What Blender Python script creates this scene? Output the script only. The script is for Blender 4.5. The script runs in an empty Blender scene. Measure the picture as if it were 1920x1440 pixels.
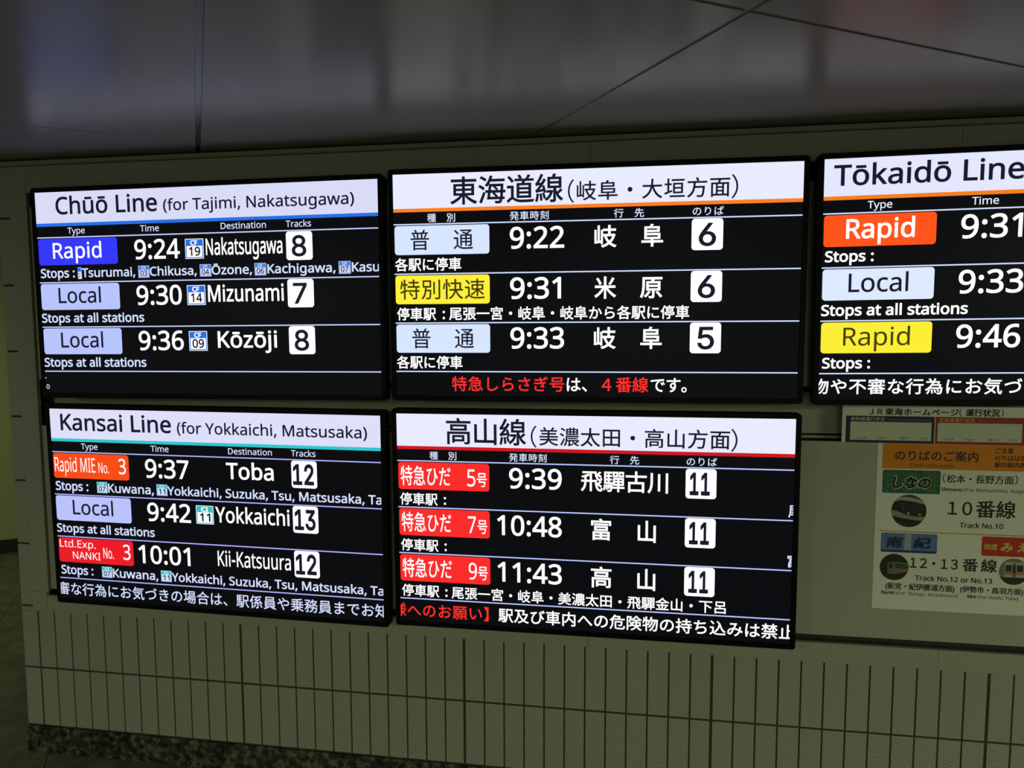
import bpy, bmesh, math, random
from mathutils import Matrix, Vector
random.seed(7)
scene = bpy.context.scene
COL = scene.collection
R = math.radians

# ------------------------------------------------------------------ camera
def view_matrix(yaw, pitch, roll):
    return Matrix.Rotation(yaw, 3, 'Z') @ Matrix.Rotation(pitch, 3, 'X') @ Matrix.Rotation(roll, 3, 'Y')
cam_data = bpy.data.cameras.new('camera')
cam_data.sensor_width = 36.0
cam_data.lens = 1310.058 / 1920 * 36.0
cam_data.clip_start = 0.05
cam = bpy.data.objects.new('camera', cam_data)
M = view_matrix(R(8.728554), R(-4.550497), R(0.180185))
cam.matrix_world = (M @ Matrix(((1, 0, 0), (0, 0, -1), (0, 1, 0)))).to_4x4()
cam.location = (0.692989, -2.131991, 1.528064)
COL.objects.link(cam)
scene.camera = cam

# ------------------------------------------------------------------ world, lights, exposure
world = bpy.data.worlds.new('world')
scene.world = world
world.use_nodes = True
world.node_tree.nodes['Background'].inputs[0].default_value = (0.86, 1.0, 0.62, 1)
world.node_tree.nodes['Background'].inputs[1].default_value = 0.195
scene.view_settings.view_transform = 'Standard'
scene.view_settings.look = 'None'
scene.view_settings.exposure = 0.0
scene.view_settings.gamma = 1.0
scene.view_settings.use_curve_mapping = False

def area(name, loc, sx, sy, power, color, rot=(0, 0, 0)):
    d = bpy.data.lights.new(name, 'AREA')
    d.shape = 'RECTANGLE'; d.size = sx; d.size_y = sy; d.energy = power; d.color = color
    o = bpy.data.objects.new(name, d); o.location = loc; o.rotation_euler = rot
    COL.objects.link(o)
    return o
WARM = (0.92, 1.0, 0.58)
area('ceiling_light', (4.4, -3.4, 2.10), 1.4, 0.4, 84.0, WARM, (0, 0, R(33)))
area('ceiling_light', (1.2, -5.4, 2.10), 1.4, 0.4, 54.0, WARM, (0, 0, R(33)))
area('ceiling_light', (-2.6, -4.4, 2.10), 1.4, 0.4, 34.0, WARM, (0, 0, R(33)))
area('ceiling_light', (-3.9, 0.4, 2.10), 1.0, 0.3, 12.0, (0.94, 1.0, 0.50), (0, 0, R(33)))

# ------------------------------------------------------------------ helpers: materials
def lin(c):
    return tuple(((x / 255) / 12.92 if x / 255 <= 0.04045 else ((x / 255 + 0.055) / 1.055) ** 2.4) for x in c)
def principled(name):
    m = bpy.data.materials.new(name); m.use_nodes = True
    return m, m.node_tree, m.node_tree.nodes['Principled BSDF']
def plain(name, srgb, rough=0.5, metal=0.0, spec=0.5, var=0.0, scale=8.0, bump=0.0, bscale=200.0):
    m, nt, b = principled(name)
    c = lin(srgb)
    b.inputs['Roughness'].default_value = rough
    b.inputs['Metallic'].default_value = metal
    b.inputs['Specular IOR Level'].default_value = spec
    tc = nt.nodes.new('ShaderNodeTexCoord')
    n = nt.nodes.new('ShaderNodeTexNoise'); n.inputs['Scale'].default_value = scale; n.inputs['Detail'].default_value = 5
    nt.links.new(tc.outputs['Object'], n.inputs['Vector'])
    r = nt.nodes.new('ShaderNodeValToRGB')
    r.color_ramp.elements[0].position = 0.3; r.color_ramp.elements[1].position = 0.7
    r.color_ramp.elements[0].color = tuple(x * (1 - var) for x in c) + (1,)
    r.color_ramp.elements[1].color = tuple(min(1, x * (1 + var)) for x in c) + (1,)
    nt.links.new(n.outputs['Fac'], r.inputs['Fac']); nt.links.new(r.outputs['Color'], b.inputs['Base Color'])
    if bump:
        n2 = nt.nodes.new('ShaderNodeTexNoise'); n2.inputs['Scale'].default_value = bscale
        nt.links.new(tc.outputs['Object'], n2.inputs['Vector'])
        bp = nt.nodes.new('ShaderNodeBump'); bp.inputs['Strength'].default_value = bump; bp.inputs['Distance'].default_value = 0.001
        nt.links.new(n2.outputs['Fac'], bp.inputs['Height']); nt.links.new(bp.outputs['Normal'], b.inputs['Normal'])
    return m
_em = {}
def glow(srgb, k=1.0):
    key = (tuple(srgb), k)
    if key not in _em:
        m, nt, b = principled('lit_pixels')
        b.inputs['Base Color'].default_value = (0.004, 0.004, 0.005, 1)
        b.inputs['Roughness'].default_value = 0.35
        b.inputs['Specular IOR Level'].default_value = 0.12
        b.inputs['Emission Color'].default_value = lin(srgb) + (1,)
        b.inputs['Emission Strength'].default_value = k
        _em[key] = m
    return _em[key]
_ink = {}
def ink(srgb):
    if tuple(srgb) not in _ink:
        _ink[tuple(srgb)] = plain('printed_ink', srgb, 0.6, var=0.03, scale=40)
    return _ink[tuple(srgb)]

TILE = plain('glazed_wall_tile', (170, 169, 160), 0.32, var=0.035, scale=3.0, bump=0.15, bscale=60)
GROUT = plain('grey_grout', (66, 64, 58), 0.9, var=0.08, scale=30)
FRAME = plain('painted_steel_frame', (172, 170, 158), 0.45, var=0.02, scale=4)
PANEL = plain('painted_steel_panel', (178, 178, 166), 0.42, var=0.02, scale=3)
DARK = plain('dark_recess', (20, 20, 18), 0.9, var=0.05)
TRIMM = plain('ceiling_trim_paint', (160, 160, 140), 0.5, var=0.02)
BLACK = plain('black_plastic', (9, 9, 10), 0.42, var=0.1, scale=20, spec=0.15)
BLACKB = plain('black_bracket_steel', (22, 22, 24), 0.6, var=0.1)
YWALL = plain('yellowish_wall_paint', (168, 172, 128), 0.6, var=0.02, scale=2)
BASED = plain('dark_skirting', (28, 28, 24), 0.6, var=0.1)

def bumpy_tile():
    m = TILE.copy(); m.name = 'embossed_wall_tile'; nt = m.node_tree; b = nt.nodes['Principled BSDF']
    tc = nt.nodes.new('ShaderNodeTexCoord')
    mp = nt.nodes.new('ShaderNodeMapping'); mp.inputs['Rotation'].default_value = (0, R(20), 0)
    nt.links.new(tc.outputs['Object'], mp.inputs['Vector'])
    v = nt.nodes.new('ShaderNodeTexVoronoi'); v.voronoi_dimensions = '3D'; v.inputs['Scale'].default_value = 62; v.inputs['Randomness'].default_value = 0.25
    nt.links.new(mp.outputs['Vector'], v.inputs['Vector'])
    r = nt.nodes.new('ShaderNodeValToRGB'); r.color_ramp.elements[0].position = 0.08; r.color_ramp.elements[1].position = 0.30
    r.color_ramp.elements[0].color = (1, 1, 1, 1); r.color_ramp.elements[1].color = (0, 0, 0, 1)
    nt.links.new(v.outputs['Distance'], r.inputs['Fac'])
    bp = nt.nodes.new('ShaderNodeBump'); bp.inputs['Strength'].default_value = 0.75; bp.inputs['Distance'].default_value = 0.0022
    nt.links.new(r.outputs['Color'], bp.inputs['Height']); nt.links.new(bp.outputs['Normal'], b.inputs['Normal'])
    return m
TILE_B = bumpy_tile()

def ceiling_mat():
    m, nt, b = principled('glossy_ceiling_panel')
    tc = nt.nodes.new('ShaderNodeTexCoord')
    n = nt.nodes.new('ShaderNodeTexNoise'); n.inputs['Scale'].default_value = 1.2; n.inputs['Detail'].default_value = 3
    nt.links.new(tc.outputs['Object'], n.inputs['Vector'])
    r = nt.nodes.new('ShaderNodeValToRGB')
    r.color_ramp.elements[0].position = 0.35; r.color_ramp.elements[1].position = 0.65
    r.color_ramp.elements[0].color = (0.25, 0.245, 0.235, 1); r.color_ramp.elements[1].color = (0.27, 0.265, 0.255, 1)
    nt.links.new(n.outputs['Fac'], r.inputs['Fac']); nt.links.new(r.outputs['Color'], b.inputs['Base Color'])
    b.inputs['Roughness'].default_value = 0.27
    b.inputs['Specular IOR Level'].default_value = 0.14
    return m
CEIL = ceiling_mat()
CEILD = plain('ceiling_joint_channel', (118, 118, 104), 0.5, var=0.04)
CEILS = plain('ceiling_slot_channel', (70, 70, 68), 0.28, var=0.04)

def stone(name, c0, c1, c2, scale, rough):
    m, nt, b = principled(name)
    tc = nt.nodes.new('ShaderNodeTexCoord')
    n = nt.nodes.new('ShaderNodeTexNoise'); n.inputs['Scale'].default_value = scale; n.inputs['Detail'].default_value = 6; n.inputs['Roughness'].default_value = 0.65
    nt.links.new(tc.outputs['Object'], n.inputs['Vector'])
    r = nt.nodes.new('ShaderNodeValToRGB'); e = r.color_ramp.elements
    e[0].position = 0.40; e[0].color = lin(c0) + (1,); e[1].position = 0.62; e[1].color = lin(c2) + (1,)
    k = e.new(0.50); k.color = lin(c1) + (1,)
    nt.links.new(n.outputs['Fac'], r.inputs['Fac']); nt.links.new(r.outputs['Color'], b.inputs['Base Color'])
    b.inputs['Roughness'].default_value = rough
    return m
GRANITE = stone('speckled_granite', (30, 29, 26), (64, 63, 54), (118, 116, 98), 38, 0.35)
FLOOR = stone('mottled_stone_floor', (90, 89, 84), (104, 103, 96), (120, 118, 110), 9, 0.35)

# ------------------------------------------------------------------ helpers: meshes
def bm_box(bm, x0, x1, y0, y1, z0, z1, bev=0.0):
    r = bmesh.ops.create_cube(bm, size=1.0)
    vs = r['verts']
    for v in vs:
        v.co = Vector((x0 + (v.co.x + .5) * (x1 - x0), y0 + (v.co.y + .5) * (y1 - y0), z0 + (v.co.z + .5) * (z1 - z0)))
    if bev:
        es = list({e for v in vs for e in v.link_edges})
        bmesh.ops.bevel(bm, geom=es, offset=bev, segments=2, affect='EDGES', profile=0.6)
def link(name, me, mat, parent=None):
    o = bpy.data.objects.new(name, me); COL.objects.link(o)
    if mat and not me.materials: me.materials.append(mat)
    if parent: o.parent = parent
    return o
def mesh_obj(name, bm, mat, parent=None, recalc=True):
    if recalc: bmesh.ops.recalc_face_normals(bm, faces=bm.faces)
    me = bpy.data.meshes.new(name); bm.to_mesh(me); bm.free()
    return link(name, me, mat, parent)
def box(name, x0, x1, y0, y1, z0, z1, mat, parent=None, bev=0.0):
    bm = bmesh.new(); bm_box(bm, x0, x1, y0, y1, z0, z1, bev)
    return mesh_obj(name, bm, mat, parent)
def empty(name, loc, label=None, cat=None, group=None, kind=None, rot=None):
    o = bpy.data.objects.new(name, None); o.empty_display_size = 0.1; o.location = loc
    if rot is not None: o.rotation_euler = rot
    COL.objects.link(o); tag(o, label, cat, group, kind)
    return o
def tag(o, label=None, cat=None, group=None, kind=None):
    if label: o['label'] = label
    if cat: o['category'] = cat
    if group: o['group'] = group
    if kind: o['kind'] = kind
    return o
def prism(name, pts, z0, z1, mat, parent=None, bev=0.0):
    "extruded polygon: pts in xy, from z0 to z1"
    bm = bmesh.new()
    lo = [bm.verts.new((x, y, z0)) for x, y in pts]; hi = [bm.verts.new((x, y, z1)) for x, y in pts]
    n = len(pts)
    bm.faces.new(lo[::-1]); bm.faces.new(hi)
    for i in range(n): bm.faces.new((lo[i], lo[(i + 1) % n], hi[(i + 1) % n], hi[i]))
    if bev:
        bmesh.ops.recalc_face_normals(bm, faces=bm.faces)
        bmesh.ops.bevel(bm, geom=list(bm.edges), offset=bev, segments=1, affect='EDGES')
    return mesh_obj(name, bm, mat, parent)

# ------------------------------------------------------------------ structure: wall with its framed niche
WY = 0.065           # face of the tiles
FY = 0.061           # face of the steel frame
XE = 2.72            # right end of what is built
XL = -1.4735          # left end of the wall
ZF = -0.0381          # floor
ZC = 2.1156           # ceiling
Z1, H, ZT = 0.285, 0.2334, 0.4996
ZSILL = 0.5629
bm = bmesh.new()
bm_box(bm, XL + 0.002, XE, 0.140, 0.60, ZF, ZC - 0.003)                  # core behind the niche
bm_box(bm, XL + 0.002, XE, 0.0674, 0.140, ZF, ZSILL - 0.05)                # behind the tile field
bm_box(bm, XL + 0.002, -1.4164, 0.0674, 0.140, ZSILL - 0.05, ZC - 0.003)     # behind the left tile column
wall = mesh_obj('wall_front', bm, GROUT); tag(wall, 'pale tiled wall with a steel-framed niche that holds the departure displays', kind='structure')

def tile_mesh(w, h, mat):
    bm = bmesh.new(); bm_box(bm, 0, w, 0, 0.008, 0, h, 0.0009)
    bmesh.ops.recalc_face_normals(bm, faces=bm.faces)
    me = bpy.data.meshes.new('tile'); bm.to_mesh(me); bm.free(); me.materials.append(mat)
    return me
PT, EX, X0 = 0.066583, 0.0009, -1.4083
def joint_x(k): return X0 + PT * k + EX * ((k + 11) // 12 - (0.5 if k % 12 == 0 else 0))
def half(k): return 0.0043 if k % 12 == 0 else 0.0025
tm = {}
def put_tile(x0, x1, z0, z1, mat):
    key = (round(x1 - x0, 4), round(z1 - z0, 4), mat.name)
    if key not in tm: tm[key] = tile_mesh(x1 - x0, z1 - z0, mat)
    o = bpy.data.objects.new('tile', tm[key]); COL.objects.link(o); o.parent = wall
    o.location = (x0, WY + random.uniform(-0.0003, 0.0003), z0)
HJ = 0.0034
k = 0
while joint_x(k + 1) < XE:
    a, b = joint_x(k) + half(k), joint_x(k + 1) - half(k + 1)
    put_tile(a, b, Z1 + HJ, ZT + 0.004, TILE)
    put_tile(a, b, 0.0658, Z1 - HJ, TILE_B)
    k += 1
XRT = joint_x(k)
put_tile(XL, X0 - 0.0032, 0.0658, Z1 - HJ, TILE_B)
put_tile(XL, X0 - 0.0032, Z1 + HJ, ZT - 0.0005, TILE)
for m in range(1, 8):
    z0 = (ZT + 0.0005 if m == 1 else Z1 + H * (m - 1) + HJ)
    if m == 1: put_tile(XL, -1.4238, z0, Z1 + H - HJ, TILE)
    else: put_tile(XL, -1.4238, z0, Z1 + H * m - HJ, TILE)
put_tile(XL, -1.4238, Z1 + H * 7 + HJ, 2.094, TILE)

# the steel frame round the niche, in the lengths that its seams show
seam = 0.0003
def rail(x0, x1, z0, z1, y0=FY, y1=0.076, name='frame_rail', mat=FRAME, bev=0.0012):
    return box(name, x0, x1, y0, y1, z0, z1, mat, wall, bev)
SX = [-1.3544, 0.6015, 1.6468, XE]
rail(-1.4228, -1.3549, ZSILL + 0.012, 2.094, name='frame_stile')
rail(-1.4228, -1.3643, ZT + 0.0015, ZSILL + 0.0112, name='frame_corner')
for i in range(3):
    x0 = SX[i] + seam if i else -1.3541
    rail(x0, SX[i + 1] - seam, 2.0039 if i == 0 else 2.0103, 2.094)
    rail(SX[i] + seam if i else -1.3634, SX[i + 1] - seam, ZT + 0.0015, ZSILL)
# inner steel panels, slightly behind the frame face
PY = 0.067
def inner(x0, x1, z0, z1, name='inner_panel'): return box(name, x0, x1, PY, PY + 0.012, z0, z1, PANEL, wall, 0.0012)
cuts = [-1.349, -0.03, 1.19, XE - .02]
for i in range(3):
    inner(cuts[i] + seam, cuts[i + 1] - seam, 1.3515, 1.9557)
cuts2 = [-1.349, 0.6, XE - .02]
for i in range(2):
    inner(cuts2[i] + seam, cuts2[i + 1] - seam, 0.5862, 1.1869)
box('mullion', -1.345, XE - .02, 0.122, 0.138, 1.2024, 1.3299, PANEL, wall, 0.0015)
box('mullion_lip', -1.345, XE - .02, 0.112, 0.138, 1.1890, 1.1974, PANEL, wall, 0.001)
bm = bmesh.new()
bm_box(bm, -1.3539, XE - .01, 0.132, 0.1395, ZSILL + 0.0005, 2.0024)
bm_box(bm, XL + .06, XE - .01, 0.0765, 0.1315, ZSILL - 0.048, ZSILL - 0.030)  # added near-black liner; its colour stands in for shade under the lower panels
mesh_obj('niche_back', bm, DARK, wall)

# baseboard of granite slabs
bb = empty('baseboard_front', (0, 0, 0), 'dark speckled granite baseboard under the tiled wall', kind='structure')
bx = [XL - 0.004, -0.69, 0.18, 1.06, 1.94, XE]
for i in range(5):
    box('granite_slab', bx[i] + 0.0008, bx[i + 1] - 0.0008, 0.0585, 0.1395, ZF, 0.0599, GRANITE, bb, 0.0012)

# trim between the wall and the ceiling
bm = bmesh.new()
bm_box(bm, XL - 0.30, XE, 0.046, 0.060, 2.0971, 2.1097, 0.0025)
bm_box(bm, XL - 0.30, XE, 0.052, 0.136, 2.0955, 2.0971)
t1 = mesh_obj('trim_1', bm, TRIMM); tag(t1, 'thin pale metal trim where the wall meets the ceiling', kind='structure')

# ------------------------------------------------------------------ structure: floor of stone tiles
floor = box('floor', -7.0, 6.0, -6.0, 6.0, ZF - 0.15, ZF - 0.0100, GROUT); tag(floor, 'floor of mottled greenish stone tiles', kind='structure')
n1 = Vector((math.cos(R(33)), math.sin(R(33)))); n2 = Vector((-math.sin(R(33)), math.cos(R(33))))
FT = 0.4656
fme = None
for i in range(-12, 3):
    for j in range(-4, 9):
        c1 = -1.1332 + FT * (i + .5); c2 = 0.40 + FT * (j + .5)
        p = n1 * c1 + n2 * c2
        if p.x < -5.2 or p.x > 1.4 or p.y < -2.3 or c2 > 3.7 or (p.x > XL + .2 and p.y > 0.45): continue
        if fme is None:
            bm = bmesh.new(); h = FT / 2 - 0.0012; bm_box(bm, -h, h, -h, h, -0.0099, 0, 0.0008)
            bmesh.ops.recalc_face_normals(bm, faces=bm.faces)
            fme = bpy.data.meshes.new('floor_tile'); bm.to_mesh(fme); bm.free(); fme.materials.append(FLOOR)
        o = bpy.data.objects.new('floor_tile', fme); COL.objects.link(o); o.parent = floor
        o.location = (p.x, p.y, ZF); o.rotation_euler = (0, 0, R(33) + R(90) * random.choice((0, 1, 2, 3)))

# far wall across the corridor, seen past the left end
def local_box(name, c1a, c1b, c2a, c2b, z0, z1, mat, parent=None):
    pts = [n1 * a + n2 * b for a, b in ((c1a, c2a), (c1b, c2a), (c1b, c2b), (c1a, c2b))]
    return prism(name, [(p.x, p.y) for p in pts], z0, z1, mat, parent)
wb = local_box('wall_back', -4.8, 1.2, 3.708, 3.9, ZF - 0.01, ZC, YWALL); tag(wb, 'plain yellowish wall across the corridor', kind='structure')
bbk = local_box('baseboard_back', -4.8, 1.2, 3.691, 3.7075, ZF, 0.0535, BASED); tag(bbk, 'dark skirting at the foot of the far yellowish wall', kind='structure')

# ------------------------------------------------------------------ structure: ceiling of glossy metal panels
ceil = box('ceiling', -7.0, 6.0, -6.0, 6.0, ZC + 0.020, ZC + 0.12, DARK); tag(ceil, 'low ceiling of glossy grey metal panels laid askew to the wall', kind='structure')
a1 = Vector((math.cos(R(-57.02 + 90)), math.sin(R(-57.02 + 90))))
a2 = Vector((-math.sin(R(30.3)), math.cos(R(30.3))))
C1 = [(-0.5527 + 0.9326 * k, {0: 0.0075, 1: 0.0055}.get(k, 0.0020)) for k in range(-4, 5)]
C2 = [(0.2491 - 1.3465 * k, {0: 0.0020, 1: 0.0048}.get(k, 0.0025)) for k in range(-2, 3)]
def crossing(c1, c2):
    det = a1.x * a2.y - a1.y * a2.x
    return ((c1 * a2.y - a1.y * c2) / det, (a1.x * c2 - c1 * a2.x) / det)
for i in range(len(C1) - 1):
    for j in range(len(C2) - 1):
        l, r = C1[i][0] + C1[i][1], C1[i + 1][0] - C1[i + 1][1]
        t, b = C2[j][0] - C2[j][1], C2[j + 1][0] + C2[j + 1][1]
        prism('ceiling_panel', [crossing(l, t), crossing(l, b), crossing(r, b), crossing(r, t)], ZC, ZC + 0.015, CEIL, ceil, 0.0008)
# channel strips recessed in the wide joints
def channel(p0, p1, p2, p3, m=CEILD, dz=0.0025): prism('joint_channel', [p0, p1, p2, p3], ZC + dz, ZC + 0.0145, m, ceil)
for i, hw, m, dz in ((4, 0.0074, CEILS, 0.005), (5, 0.0054, CEILD, 0.0025)):
    c = C1[i][0]; channel(crossing(c - hw, 3.0), crossing(c + hw, 3.0), crossing(c + hw, -2.4), crossing(c - hw, -2.4), m, dz)
c = C2[3][0]; ends = [C1[0][0]] + [C1[4][0] - .0076, C1[4][0] + .0076, C1[5][0] - .0056, C1[5][0] + .0056] + [C1[8][0]]
for i in (0, 2, 4):
    channel(crossing(ends[i], c + .0047), crossing(ends[i], c - .0047), crossing(ends[i + 1], c - .0047), crossing(ends[i + 1], c + .0047))

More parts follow.
